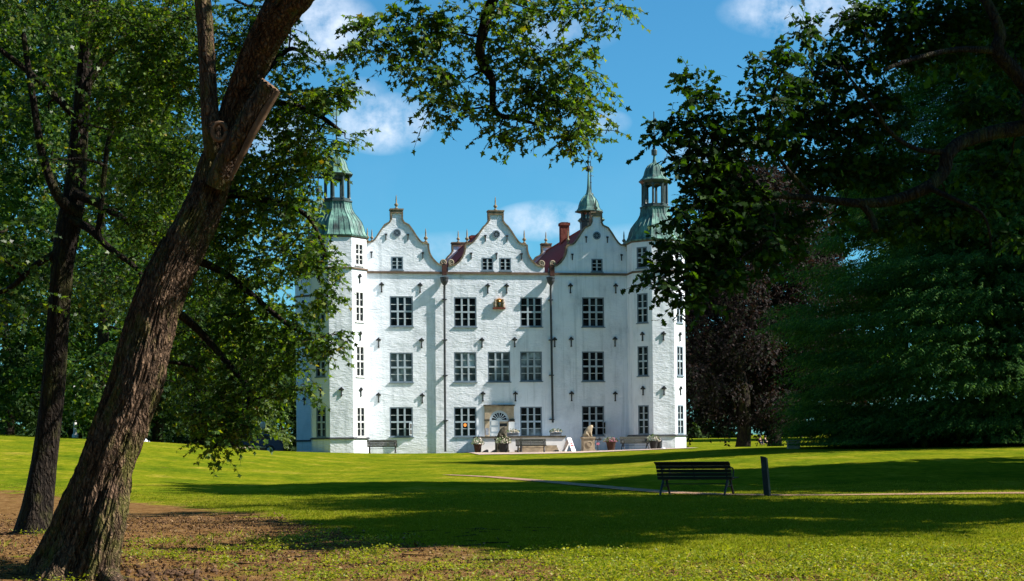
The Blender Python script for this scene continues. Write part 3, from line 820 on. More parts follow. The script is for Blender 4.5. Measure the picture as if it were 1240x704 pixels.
def tower(uc, yc, front, ylook=-1, full=True):
    body = MB(); ap = RT * math.cos(PI / 8)
    faces = []
    for k in range(8):
        a = -PI / 2 + k * PI / 4        # outward direction of the face
        ndir = Vector((math.cos(a), math.sin(a))); tdir = Vector((-ndir.y, ndir.x))
        st = Vector((uc, yc)) + ndir * ap - tdir * S8 / 2
        mat = frame_local((st.x, st.y, 0), (tdir.x, tdir.y))
        faces.append((k, mat))
    zr = []
    up = F(805, 456, 2.0)
    rows = [(1.12, 3.08), (5.05, 7.05), (8.62, 10.6), (12.30, 13.72)]
    T = None
    wl = []
    for k, mat in faces:
        hs = []
        if k % 2 == 1 and full and front:
            hs = [(S8 / 2 - .41, S8 / 2 + .41, a, b_) if a < 12 else (S8 / 2 - .40, S8 / 2 + .40, a, b_) for a, b_ in rows]
        wall_panel(body, mat, S8, -.6, EAVE - .02, hs, .12)
        wl.append((mat, hs, k))
    t = body.build('tower', M['wall'], castle)
    for mat, hs, k in wl:
        visible = (front and k in (1, 7)) or (k in (7, 5) and uc < 0)
        for h in hs:
            window(t, mat, *h, cols=2, rows=4, transom=2, glass='glass_warm' if (uc > 0 and k == 7 and h[2] > 12) else 'glass', rec=.11, pale=(uc < 0 and k == 1))  # paler frames on the sunlit left-tower face, light put into the paint
    # bands
    ph = -PI / 2 + PI / 8
    bd = MB(); bd.lathe([(RT + .005, .98), (RT + .09, .99), (RT + .09, 1.06), (RT + .005, 1.11)], (uc, yc, 0), 8, 0, ph, False); bd.build('plinth_band', M['plinth'], t)
    bd = MB(); bd.lathe([(RT + .005, HS - .10), (RT + .09, HS - .07), (RT + .09, HS + .02), (RT + .005, HS + .05)], (uc, yc, 0), 8, 0, ph, False); bd.build('string_course', M['string'], t)
    # anchors
    an = MB()
    for k, mat in faces:
        if not full or k not in (0, 1, 7): continue
        for z in ((4.35, 8.0, 11.75)):
            an = MB(); anchor(an, mat, S8 / 2, z - .02, .55); an.build('wall_anchor', M['iron'], t)
    # copper bell roof
    rb = MB(); e = EAVE
    prof = [(2.02, -.06), (2.08, .04), (1.97, .16), (1.86, .38), (1.78, .70), (1.66, 1.0), (1.42, 1.32), (1.18, 1.60), (1.03, 1.88), (.98, 2.15), (.98, 2.36)]
    fine = []
    for (r0, z0), (r1, z1) in zip(prof, prof[1:]):
        for q in range(2): fine.append((r0 + (r1 - r0) * q / 2, z0 + (z1 - z0) * q / 2))
    fine.append(prof[-1])
    rb.lathe([(r, z) for r, z in fine], (uc, yc, e), 8, 0, ph)
    # standing seams
    for k in range(8):
        a0 = ph + k * PI / 4; a1 = a0 + PI / 4
        for fr_ in (0, .25, .5, .75):
            pts = []
            for r, z in fine[2:]:
                p0 = Vector((math.cos(a0), math.sin(a0))) * r; p1 = Vector((math.cos(a1), math.sin(a1))) * r
                p = p0.lerp(p1, fr_) * 1.006; pts.append((uc + p.x, yc + p.y, e + z))
            rb.tube(pts, .022, 4, 0, False)
    rb.build('copper_roof', M['copper'], t)
    ev = MB(); ev.lathe([(RT - .02, -.14), (RT + .04, -.12), (RT + .10, -.065), (RT + .04, -.06)], (uc, yc, e), 8, 0, ph, False); ev.build('cornice', M['string'], t)
    # lantern: drum, posts, cap
    lt = MB(); z = e + 2.36
    lt.lathe([(1.04, -.02), (1.04, .07), (.90, .09), (.90, .22)], (uc, yc, z), 8, 0, ph)
    for k in range(8):
        a = ph + k * PI / 4
        c = (uc + .82 * math.cos(a), yc + .82 * math.sin(a), z + .2)
        lt.lathe([(.13, 0), (.095, .08), (.085, 1.35), (.13, 1.48)], c, 6, 0, a)
        a2 = a + PI / 8
    # arched heads between posts
    for k in range(8):
        a0 = ph + k * PI / 4; a1 = a0 + PI / 4
        p0 = Vector((math.cos(a0), math.sin(a0), 0)) * .80; p1 = Vector((math.cos(a1), math.sin(a1), 0)) * .80
        for q in range(6):
            f0, f1 = q / 6, (q + 1) / 6
            h0, h1 = (1.30 + .16 * math.sin(PI * f0)), (1.30 + .16 * math.sin(PI * f1))
            A = p0.lerp(p1, f0); B_ = p0.lerp(p1, f1); cc_ = Vector((uc, yc, z + .1))
            lt.quad(cc_ + A + Vector((0, 0, h0)), cc_ + B_ + Vector((0, 0, h1)), cc_ + B_ + Vector((0, 0, 1.55)), cc_ + A + Vector((0, 0, 1.55)))
    lt.lathe([(.86, 0), (.95, .05), (1.09, .16), (1.10, .22), (.6, .23)], (uc, yc, z + 1.62), 8, 0, ph)
    lt.build('lantern', M['copper_dark'], t)
    cp = MB(); z2 = z + 1.84
    prof2 = [(1.08, 0), (1.0, .08), (.84, .2), (.74, .38), (.68, .62), (.60, .84), (.46, 1.03), (.28, 1.16), (.14, 1.26), (.09, 1.5), (.08, 1.75)]
    cp.lathe(prof2, (uc, yc, z2), 8, 0, ph)
    for k in range(16):
        a = ph + k * PI / 8; q = 1.0 if k % 2 == 0 else math.cos(PI / 8)
        cp.tube([(uc + r * q * math.cos(a) * 1.01, yc + r * q * math.sin(a) * 1.01, z2 + zz) for r, zz in prof2[1:8]], .018, 4, 0, False)
    cp.build('cupola', M['copper'], t)
    sp = MB(); z3 = z2 + 1.7
    sp.lathe([(.08, 0), (.12, .03), (.20, .06), (.21, .36), (.18, .42), (.06, .46), (.045, 1.2), (.03, 3.0), (.0, 3.05)], (uc, yc, z3), 10)
    sp.lathe([(0, 0), (.07, .05), (.07, .11), (0, .16)], (uc, yc, z3 + 1.2), 8)
    sp.build('spire', M['copper_dark'], t)
    wv = MB(); zz = z3 + 2.15
    mt = Matrix.Translation((uc, yc, zz)) @ Matrix.Rotation(R(25), 4, 'Z')
    poly = [(-.30, .10), (-.16, .30), (-.02, .26), (.06, .42), (.16, .46), (.18, .36), (.30, .33), (.20, .20), (.24, .06), (.10, .0), (-.04, .04), (-.18, -.04), (-.30, -.02)]
    tmp = MB(); tmp.prism(poly, -.012, .012); wv.add([mt @ Vector(v) for v in tmp.v], tmp.f)
    wv.tube([mt @ Vector((-.25, 0, -.35)), mt @ Vector((.25, 0, -.35))], .018, 5); wv.tube([mt @ Vector((0, -.2, -.35)), mt @ Vector((0, .2, -.35))], .018, 5)
    for s_ in (-1, 1): wv.lathe([(0, -.03), (.04, 0), (0, .03)], mt @ Vector((s_ * .27, 0, -.35)), 6)
    wv.build('weather_vane', M['copper'], t)
    return t


tower(UL, -.8, True); tower(UR, -.8, True); tower(UL, DEP + .8, False); tower(UR, DEP + .8, False)

# ridge turret on the right-hand roof
tu = MB(); uc, yc = GA[2], 2.3; zt_ = HS + 3.1; ph = PI / 8
tu.lathe([(.62, 0), (.62, .75), (.66, .78), (.66, .84), (.54, .85)], (uc, yc, zt_), 8, 0, ph)
tr = tu.build('ridge_turret', M['copper_dark'], castle)
tl_ = MB()
for k in range(8):
    a = ph + k * PI / 4; tl_.lathe([(.07, 0), (.06, .5), (.09, .55)], (uc + .5 * math.cos(a), yc + .5 * math.sin(a), zt_ + .84), 6)
tl_.lathe([(.55, 0), (.6, .06), (.55, .12)], (uc, yc, zt_ + 1.36), 8, 0, ph); tl_.build('turret_lantern', M['copper_dark'], tr)
td = MB(); td.lathe([(.60, -.02), (.98, .0), (.97, .06), (.84, .14), (.74, .3), (.70, .5), (.62, .72), (.48, .94), (.30, 1.14), (.18, 1.32), (.12, 1.6), (.085, 2.1), (.05, 2.85)], (uc, yc, zt_ + 1.46), 8, 0, ph)
for k in range(8):
    a = ph + k * PI / 4; td.tube([(uc + r * math.cos(a), yc + r * math.sin(a), zt_ + 1.46 + z) for r, z in ((.97, .07), (.845, .14), (.745, .3), (.705, .5), (.625, .72), (.485, .94), (.3, 1.15))], .02, 4, 0, False)
td.build('turret_dome', M['copper'], tr)
ts = MB(); zz = zt_ + 1.46 + 2.8; ts.lathe([(.05, 0), (.18, .06), (.22, .2), (.18, .36), (.05, .42), (.035, .9), (.02, 2.3), (0, 2.32)], (uc, yc, zz), 10)
for r_ in (.12, .09): ts.lathe([(0, -.02), (r_, 0), (0, .02)], (uc, yc, zz + (1.0 if r_ == .12 else 1.25)), 6)
ts.build('turret_spire', M['copper_dark'], tr)
# chimneys
for u, y, h in ((GA[2] - .05, 10.2, 1.25), (GA[1] + .5, 12.5, .5)):
    c_ = MB(); zb = HS + 2.6; zt_ = HS + 3.62 + h
    c_.box(u - .32, u + .32, y - .3, y + .3, zb, zt_ - .2); c_.box(u - .38, u + .38, y - .36, y + .36, zt_ - .2, zt_); c_.box(u - .26, u + .26, y - .24, y + .24, zt_, zt_ + .05, 1)
    c_.build('chimney', [M['chimney'], M['iron']], castle)

# terrace apron of gravel in front
mb = MB()
Wc = lambda u, y, z=0.0: O + TX * u - NX * y + Vector((0, 0, z))
xs_ = np.linspace(-2.6, 11.5, 30)
vs = []
for x in xs_:
    for y in (-9.0, -8.0, -7.2, -6.4, -5.6, -4.8, -4.0, -.0):
        p = Wc(x, y + .15 * math.sin(x * 3)); vs.append((p.x, p.y, zg(p.x, p.y) + .035))
fs = [(i * 8 + k, i * 8 + 8 + k, i * 8 + 9 + k, i * 8 + 1 + k) for i in range(29) for k in range(7)]
mb.add(vs, fs); tag(mb.build('gravel_forecourt', M['gravel']), kind='structure')
# ------------------------------------------------------------------ things by the castle
def W3(u, off, z=0.0): return O + TX * u + NX * off + Vector((0, 0, z))


# entrance terrace: white parapet with stone coping, landing and a ramp end
tr_ = empty('entrance_terrace', W3(0, 0), PSI); tag(tr_, 'low white terrace wall with stone coping in front of the castle doorway', 'terrace')
TOFF = 3.0
ua = F(583, 540, TOFF)[0]; ub = F(686, 540, TOFF)[0]; zc_ = F(620, 530.3, TOFF)[1]
tw = MB(); tw.box(ua, ub - .1, -TOFF, -TOFF + .3, -.2, zc_); tw.box(ua, ua + .3, -TOFF + .302, -.01, -.2, zc_)
tw.box(ua + .302, ub - .2, -TOFF + .302, -.01, -.2, .84)
tw.box(ub - .098, ub + .12, -TOFF, -.8, -.2, zc_ - .25)
tw.build('parapet', M['white'], tr_)
tw = MB(); tw.box(ua - .06, ub - .04, -TOFF - .07, -TOFF + .36, zc_ + .003, zc_ + .11); tw.box(ua - .06, ua + .36, -TOFF + .363, -.02, zc_ + .003, zc_ + .11); tw.build('coping', M['stone_dark'], tr_)
tw = MB()
us = F(664, 540, TOFF + .9)[0]; ue = F(676.5, 540, TOFF + .9)[0]
for k in range(3): tw.box(us - .3 * (2 - k) - 1.6, ue, -TOFF - .95 + .3 * k, -TOFF - .65 + .3 * k - .003, -.1, .15 + .15 * k)
tw.build('steps', M['stone'], tr_)


def planter_box(px, py, seed, name='flower_box'):
    r = random.Random(seed)
    u, z = F(px, py, TOFF - .15)
    e = empty(name, W3(u, TOFF - .15, z), PSI)
    b = MB(); b.box(-.36, .36, -.13, .13, 0, .22); b.box(-.39, .39, -.16, .16, .22, .26); b.build('box', M['greybox'], e)
    flowers(e, .42, .16, .26, .22, r, M['petal'])
    return e


def flowers(e, rx, ry, z0, h, r, pet, n=220):
    f = MB(); g = MB()
    for k in range(n):
        a = r.uniform(0, 2 * PI); q = math.sqrt(r.random()); x = rx * q * math.cos(a); y = ry * q * math.sin(a); z = z0 + h * r.random() * (1.1 - q * q * .7)
        s = r.uniform(.03, .07); d = Vector((x / rx + r.uniform(-.6, .6), y / ry + r.uniform(-.6, .6), r.uniform(.1, 1))).normalized(); t = d.orthogonal().normalized(); b2 = d.cross(t)
        p = Vector((x, y, z))
        if r.random() < .6: g.quad(p, p + (d + t * .5) * s, p + d * s * 2, p + (d - t * .5) * s)
        else:
            p = p + d * .03; f.add([p + (t * math.cos(w_) + b2 * math.sin(w_)) * s * .6 for w_ in [2 * PI * i / 6 for i in range(6)]], (tuple(range(6)),))
    g.build('greenery', M['leaf_fern'], e); f.build('blossoms', pet, e)


tag(planter_box(621, 529, 1), 'grey flower box of pale blossoms on the coping right of the doorway', 'flower box', 'flower boxes on the terrace wall')
tag(planter_box(673, 528.5, 2), 'grey flower box of peach blossoms at the right end of the terrace wall', 'flower box', 'flower boxes on the terrace wall')


def flower_pot(px, py, off, h, r0, mat, pet, seed, tall=.45):
    u, z = F(px, py, off); p = W3(u, off); z = max(zg(p.x, p.y), 0) + .02
    e = empty('flower_pot', (p.x, p.y, z))
    b = MB(); b.lathe([(r0 * .62, 0), (r0 * .7, .04), (r0 * .95, h * .8), (r0, h * .86), (r0 * 1.1, h * .88), (r0 * 1.1, h), (r0 * .95, h), (r0 * .9, h * .9), (0, h * .88)], (0, 0, 0), 18); b.build('pot', mat, e, smooth=True)
    r = random.Random(seed); flowers(e, r0 * 1.5, r0 * 1.5, h * .9, tall, r, pet, 320)
    return e


G_P = 'potted flowers in front of the castle'
tag(flower_pot(578.5, 548, 4.0, .55, .27, M['terracotta'], M['petal'], 11), 'brown pot of white blossoms at the left end of the white terrace wall', 'flower pot', G_P)
tag(flower_pot(610, 550, 5.4, .62, .33, M['pot_dark'], M['petal'], 12), 'dark pot with tall greens standing before the mossy left statue', 'flower pot', G_P)
tag(flower_pot(740, 547.5, 2.6, .62, .33, M['terracotta'], M['petal_pink'], 13, .3), 'brown pot with pink blossoms between the lion pedestal and the right bench', 'flower pot', G_P)
tag(flower_pot(791.5, 548, 4.6, .55, .29, M['pot_dark'], M['petal'], 14), 'dark pot of yellow-green plants at the right end of the right bench', 'flower pot', G_P)


def skin_mesh(name, verts, edges, radii, mat, parent, sub=2):
    me = bpy.data.meshes.new(name); me.from_pydata(verts, edges, []); me.materials.append(mat)
    o = bpy.data.objects.new(name, me); COL.objects.link(o); o.parent = parent
    s = o.modifiers.new('skin', 'SKIN'); s.use_smooth_shade = True
    for v, r_ in zip(me.skin_vertices[0].data, radii): v.radius = (r_, r_)
    me.skin_vertices[0].data[0].use_root = True
    b = o.modifiers.new('sub', 'SUBSURF'); b.levels = sub; b.render_levels = sub
    return o


def lion(px0, px1, ytop, ybase, ystat, off, mat, label, flip=1):
    u0 = F(px0, ybase, off)[0]; u1 = F(px1, ybase, off)[0]; uc = (u0 + u1) / 2; wd = u1 - u0
    p = W3(uc, off); h = F((px0 + px1) / 2, ytop, off)[1]
    e = empty('lion_statue', (p.x, p.y, 0.02), PSI); tag(e, label, 'statue', 'lion statues flanking the entrance')
    b = MB(); q = wd / 2
    b.box(-q, q, -q, q, 0, .14); b.box(-q * .9, q * .9, -q * .9, q * .9, .142, h - .12); b.box(-q * 1.02, q * 1.02, -q * 1.02, q * 1.02, h - .118, h)
    b.lathe([(0, .0), (q * .5, .0), (q * .52, .03), (q * .38, .04), (q * .36, .02), (0, .02)], (0, 0, 0), 16)
    k = len(b.v) - 16 * 6
    for i in range(k, len(b.v)):
        x, y, z = b.v[i]; b.v[i] = (x, -q * .9 - z, h * .5 + y)
    b.build('pedestal', mat, e)
    f = flip
    V = [(-.22 * f, 0, .20), (-.10 * f, 0, .34), (.08 * f, 0, .44), (.17 * f, 0, .60), (.26 * f, 0, .68), (.36 * f, 0, .64),      # 0 hips..5 muzzle
         (.16 * f, -.10, .26), (.20 * f, -.10, .05), (.28 * f, -.10, .03), (.16 * f, .10, .26), (.20 * f, .10, .05), (.28 * f, .10, .03),
         (-.16 * f, -.14, .14), (.0 * f, -.16, .16), (-.04 * f, -.16, .04), (.08 * f, -.16, .03), (-.16 * f, .14, .14), (.0 * f, .16, .16), (-.04 * f, .16, .04), (.08 * f, .16, .03),
         (-.34 * f, 0, .08), (-.38 * f, .08, .16)]
    E_ = [(0, 1), (1, 2), (2, 3), (3, 4), (4, 5), (2, 6), (6, 7), (7, 8), (2, 9), (9, 10), (10, 11), (0, 12), (12, 13), (13, 14), (14, 15), (0, 16), (16, 17), (17, 18), (18, 19), (0, 20), (20, 21)]
    Rr = [.17, .17, .20, .19, .15, .08, .08, .06, .05, .08, .06, .05, .12, .08, .06, .05, .12, .08, .06, .05, .035, .045]
    V = [(x, y, z + h) for x, y, z in V]
    skin_mesh('lion', V, E_, Rr, mat, e, 2)
    return e


lion(704.8, 719.6, 529.5, 547.2, 517, 3.6, M['stone'], 'pale sandstone lion on a square pedestal right of the folding sign', 1)
lion(600, 615.6, 531.5, 549, 518, 4.4, M['stone_dark'], 'dark mossy stone lion on a pedestal before the castle doorway', 1)

# folding sign
u, _ = F(689, 543, 4.2); p = W3(u, 4.2)
e = empty('folding_sign', (p.x, p.y, .02), PSI - R(42)); tag(e, 'white folding pavement sign with small red print beside the terrace end', 'sign')
for s_, nm in ((1, 'board'), (-1, 'board')):
    b = MB(); mt = Matrix.Translation((0, 0, .90)) @ Matrix.Rotation(R(-22 * s_), 4, 'Y')
    b.box(-.02, .02, -.26, .26, -.95, 0, 0, mt)
    o_ = b.build(nm, M['white_sign'], e)
    if s_ == 1:
        c = MB()
        for k, (y0, y1, z0, z1) in enumerate(((-.2, .2, -.62, -.5), (-.14, .14, -.46, -.36), (-.2, .1, -.3, -.26))): c.box(.021, .025, y0, y1, z0, z1, 0, mt); c.box(-.025, -.021, y0, y1, z0, z1, 0, mt)
        c.build('print', M['red'], o_)
# small stand with a panel by the pedestal
u, _ = F(724, 547, 3.4); p = W3(u, 3.4); e = empty('menu_stand', (p.x, p.y, .02), PSI); tag(e, 'thin dark stand with twin lamps and a small pink notice beside the pale lion', 'stand')
b = MB(); b.tube([(0, 0, .0), (0, 0, .8)], .03, 8); b.lathe([(.16, 0), (.16, .03), (.04, .05)], n=12); b.build('pole', M['iron'], e)
b = MB(); b.box(-.11, .11, -.05, -.035, .42, .58); b.build('notice', M['petal_pink'], e)
for s_ in (-1, 1):
    b = MB(); b.lathe([(.03, 0), (.12, .05), (.13, .12), (.03, .2)], (s_ * .15, 0, .72), 10); b.tube([(0, 0, .76), (s_ * .15, 0, .78)], .02, 6); b.build('lamp_head', M['iron'], e)
# bollard behind the middle bench
u, _ = F(631, 548, 4.0); p = W3(u, 4.0); e = empty('bollard', (p.x, p.y, .02)); tag(e, 'dark bollard standing behind the middle castle bench', 'bollard')
b = MB(); b.lathe([(.10, 0), (.10, .05), (.07, .07), (.07, .72), (.11, .74), (.11, .86), (.03, .90)], n=14); b.build('shaft', M['iron'], e)
# low dark boot boxes by the terrace wall
for i, (px, lb) in enumerate(((587.5, 'left'), (598, 'right'))):
    u, _ = F(px, 548, 3.6); p = W3(u, 3.6); b = MB()
    b.prism([(-.25, 0), (.2, 0), (.2, .16), (.12, .2), (-.05, .13)], -.12, .12)
    o_ = b.build('floodlight', M['iron'], None, bevel=.01, loc=(p.x, p.y, .02)); o_.rotation_euler = (0, 0, PSI)
    tag(o_, 'low black ground floodlight beside the brown pot' if i == 0 else 'low black ground floodlight beside the mossy lion pedestal', 'floodlight', 'floodlights at the terrace wall')
# litter bin and small bag at the right tower
u, _ = F(798.5, 546, 3.6); p = W3(u, 3.6); e = empty('litter_bin', (p.x, p.y, .02)); tag(e, 'dark upright litter bin against the right tower', 'bin')
b = MB(); b.lathe([(.17, 0), (.18, .04), (.19, .6), (.20, .62), (.20, .66), (.15, .78), (.04, .82)], n=16); b.box(-.13, .13, -.20, -.17, .60, .68); b.build('body', M['iron'], e)
u, _ = F(803, 547, 3.8); p = W3(u, 3.8); b = MB(); b.lathe([(.10, 0), (.16, .04), (.17, .14), (.10, .22), (.04, .24)], n=12)
o_ = b.build('bag', M['car_white'], None, True, loc=(p.x, p.y, .02)); tag(o_, 'small white and blue bag on the ground beside the litter bin', 'bag')


# ------------------------------------------------------------------ benches
def make_bench(wood, L=1.9):
    e = empty('park_bench')
    # side profile in (y = forward, z); back leans to -y
    back = [(-.02, .44), (-.05, .53), (-.08, .62), (-.115, .71), (-.165, .79)]
    for k, (y, z) in enumerate(back):
        b = MB(); a = R(-17 - k * 3)
        b.box(-L / 2, L / 2, -.013, .013, -.040, .040, 0, Matrix.Translation((0, y, z)) @ Matrix.Rotation(-a, 4, 'X')); b.build('back_slat', wood, e, bevel=.005)
    b = MB(); b.box(-L / 2, L / 2, -.012, .012, -.05, .05, 0, Matrix.Translation((0, -.225, .825)) @ Matrix.Rotation(R(62), 4, 'X')); b.build('back_slat', wood, e, bevel=.005)
    for k in range(5):
        b = MB(); y = .06 + k * .095; z = .435 + .012 * (k - 1.5) ** 2 * .4 + (-.02 if k == 4 else 0)
        b.box(-L / 2, L / 2, y - .037, y + .037, z - .012, z + .012); b.build('seat_slat', wood, e, bevel=.004)
    for x in (-L / 2 + .14, L / 2 - .14):
        b = MB()
        b.tube([(x, -.20, .0), (x, -.16, .10), (x, -.07, .22), (x, -.0, .30), (x, .03, .40)], [.03, .03, .034, .036, .032], 8)
        b.tube([(x, .46, .0), (x, .42, .10), (x, .34, .22), (x, .28, .30), (x, .25, .40)], [.03, .03, .034, .036, .032], 8)
        b.tube([(x, -.02, .28), (x, .06, .24), (x, .14, .22), (x, .22, .24), (x, .30, .28)], .02, 8)
        b.tube([(x, .0, .41), (x, .24, .40), (x, .47, .405)], .024, 8)
        b.tube([(x, .02, .40), (x, -.05, .56), (x, -.11, .72), (x, -.19, .82), (x, -.25, .85)], [.028, .024, .02, .018, .014], 8)
        b.box(x - .03, x + .03, -.25, -.15, 0, .02); b.box(x - .03, x + .03, .41, .51, 0, .02)
        b.build('leg_frame', M['bench_iron'], e, smooth=False)
        b = MB()
        b.tube([(x, -.075, .64), (x, .06, .68), (x, .22, .695), (x, .38, .69), (x, .47, .65), (x, .49, .58), (x, .46, .50), (x, .44, .41)], .019, 8); b.build('armrest', M['bench_iron'], e, smooth=True)
    b = MB(); b.tube([(0, .44, .40), (0, .0, .405), (0, -.05, .56), (0, -.11, .72), (0, -.18, .81)], .015, 6)
    b.tube([(-L / 2 + .14, .12, .29), (L / 2 - .14, .12, .29)], .012, 6); b.build('brace', M['bench_iron'], e)
    return e


bn = make_bench(M['bench_wood'], 2.0)
g0 = G(842, 600.3)
bn.location = (g0.x, g0.y + .1, zg(g0.x, g0.y)); bn.rotation_euler = (0, 0, R(-27))
tag(bn, 'dark slatted bench with iron armrests standing on the lawn by the path', 'bench')
bb = make_bench(M['bench_green'], 1.95)
bl = ['olive slatted bench below the leftmost ground-floor window of the castle', 'olive slatted bench before the white terrace wall', 'olive slatted bench between two flower pots near the right tower']
for i, (px, py, off) in enumerate(((463, 550, 3.5), (643, 549.5, 6.0), (768.5, 548, 4.6))):
    o_ = bb if i == 0 else copy_tree(bb)
    u, _ = F(px, py, off); p = W3(u, off); o_.location = (p.x, p.y, max(zg(p.x, p.y), -.02) + .02); o_.rotation_euler = (0, 0, PI + PSI + R((0, -6, 3)[i]))
    tag(o_, bl[i], 'bench', 'benches in front of the castle')
# post on the lawn
pp_ = G(929.5, 601)
e = empty('marker_post', (pp_.x, pp_.y, zg(pp_.x, pp_.y) - .02), R(-28)); e.rotation_euler = (R(1), R(-4.5), R(-28)); tag(e, 'charcoal square post with slanted top leaning beside the lawn bench', 'post')
b = MB(); b.add([(-.07, -.07, 0), (.07, -.07, 0), (.07, .07, 0), (-.07, .07, 0), (-.07, -.07, 1.02), (.07, -.07, .98), (.07, .07, .94), (-.07, .07, .98)], ((0, 3, 2, 1), (4, 5, 6, 7), (0, 1, 5, 4), (1, 2, 6, 5), (2, 3, 7, 6), (3, 0, 4, 7)))
b.build('post', M['post'], e, bevel=.008)
b = MB(); b.box(-.045, .045, -.077, -.072, .66, .86); b.build('plate', M['iron'], e)


# ------------------------------------------------------------------ far left: cars, low wall, posts
def car(px, py, Y, L, paint, label, rz):
    p = P(px, py, Y); z = zg(p.x, p.y)
    e = empty('parked_car', (p.x, p.y, z), rz); tag(e, label, 'car')
    prof = [(-.5, .28), (-.5, .62), (-.47, .78), (-.36, .86), (-.27, .95), (-.16, 1.36), (-.05, 1.44), (.15, 1.43), (.30, 1.36), (.42, 1.0), (.48, .9), (.5, .6), (.5, .28), (.42, .22), (-.42, .22)]
    prof = [(x * L, zz) for x, zz in prof]
    b = MB(); n = len(prof); ys = [(-.86, .93), (-.80, 1.0), (.80, 1.0), (.86, .93)]
    for y, s in ys: b.v.extend([(x, y * (1 - .16 * max(0, (zz - .9) / .5)), zz) for x, zz in prof])
    for k in range(3):
        for i in range(n): b.f.append((k * n + i, k * n + (i + 1) % n, (k + 1) * n + (i + 1) % n, (k + 1) * n + i)); b.m.append(0)
    b.f += [tuple(range(n)), tuple(range(3 * n, 4 * n))[::-1]]; b.m += [0, 0]
    b.build('body', paint, e, smooth=False, bevel=.04)
    for s in (-1, 1):
        g = MB(); wn = [(-.235, .98), (-.14, 1.33), (-.045, 1.385), (-.01, 1.385), (-.01, .98)]; g.prism([(x * L, zz) for x, zz in wn], s * .80 - .012, s * .80 + .012)
        wn = [(.01, .98), (.01, 1.385), (.15, 1.375), (.28, 1.31), (.38, 1.0)]; g.prism([(x * L, zz) for x, zz in wn], s * .80 - .012, s * .80 + .012)
        g.build('side_window', M['glass'], e)
        for xx in (-.31, .31):
            t = MB(); t.lathe([(.2, -.09), (.31, -.10), (.33, -.06), (.33, .06), (.31, .10), (.2, .09)], n=20); t.v = [(v[0] + xx * L, v[2] + s * .78, v[1] + .33) for v in t.v]
            w_ = t.build('wheel', M['iron'], e); t = MB(); t.lathe([(.04, .10), (.2, .105), (.19, .08)], n=12); t.v = [(v[0] + xx * L, (v[2]) * s + s * .78, v[1] + .33) for v in t.v]; t.build('rim', M['frame_pale'], w_)
    g = MB(); g.quad((-.262 * L, -.66, .985), (-.262 * L, .66, .985), (-.172 * L, .60, 1.335), (-.172 * L, -.60, 1.335)); g.build('windscreen', M['glass'], e)
    for s in (-1, 1):
        g = MB(); g.box(-.505 * L, -.48 * L, s * .62 - .13, s * .62 + .13, .62, .74); g.build('headlight', M['white_sign'], e)
    return e


car(303.5, 540, 112, 4.3, M['car'], 'dark blue car parked beyond the low brown wall left of the castle', R(6))
car(150, 535, 116, 4.4, M['car_white'], 'white car just showing behind the lawn crest beside the big trunk', R(-5))
a = P(281, 543, 106); b_ = P(319, 543.5, 108); d = Vector((b_.x - a.x, b_.y - a.y, 0)); zt_ = P(300, 541.2, 107).z
b = MB(); b.box(0, d.length, -.15, .15, -1.2, 0); b.box(-.03, d.length + .03, -.19, .19, .003, .09, 1)
o_ = b.build('low_wall', [M['brickwall'], M['stone']], None, loc=(a.x, a.y, zt_ - .09)); o_.rotation_euler = (0, 0, math.atan2(d.y, d.x)); tag(o_, 'low brown brick wall with pale capping in front of the blue car', 'wall')


def lamp_post(px, py, ytop, Y, label, mat, head=True):
    p = P(px, py, Y); z = zg(p.x, p.y) - .1; h = P(px, ytop, Y).z - z
    e = empty('lamp_post', (p.x, p.y, z)); tag(e, label, 'lamp post')
    b = MB(); b.lathe([(.16, 0), (.16, .25), (.09, .35), (.075, h * .6), (.05, h)], n=12); b.build('pole', mat, e, True)
    b = MB(); b.lathe([(.05, 0), (.10, .05), (.17, .15), (.20, .40), (.10, .50), (.03, .58)], (0, 0, h), 12); b.build('lantern', M['frame_pale'], e)
    return e


lamp_post(91, 532, 478, 84, 'pale slim lamp post standing on the lawn crest between the left trunks', M['frame_pale'])
lamp_post(318.5, 543, 520, 112, 'thin grey lamp post beside the right end of the low brown wall', M['greybox'])
# bench-like stone block under the drooping tree
p = G(961, 543.5, 60); e = MB(); e.box(-.32, .32, -.2, .2, -.05, .36); e.box(-.37, .37, -.25, .25, .362, .44, 1); o_ = e.build('stone_block', [M['stone'], M['stone']], None, bevel=.03, loc=(p.x, p.y, zg(p.x, p.y))); tag(o_, 'grey stone block at the foot of the drooping dark tree', 'stone block')
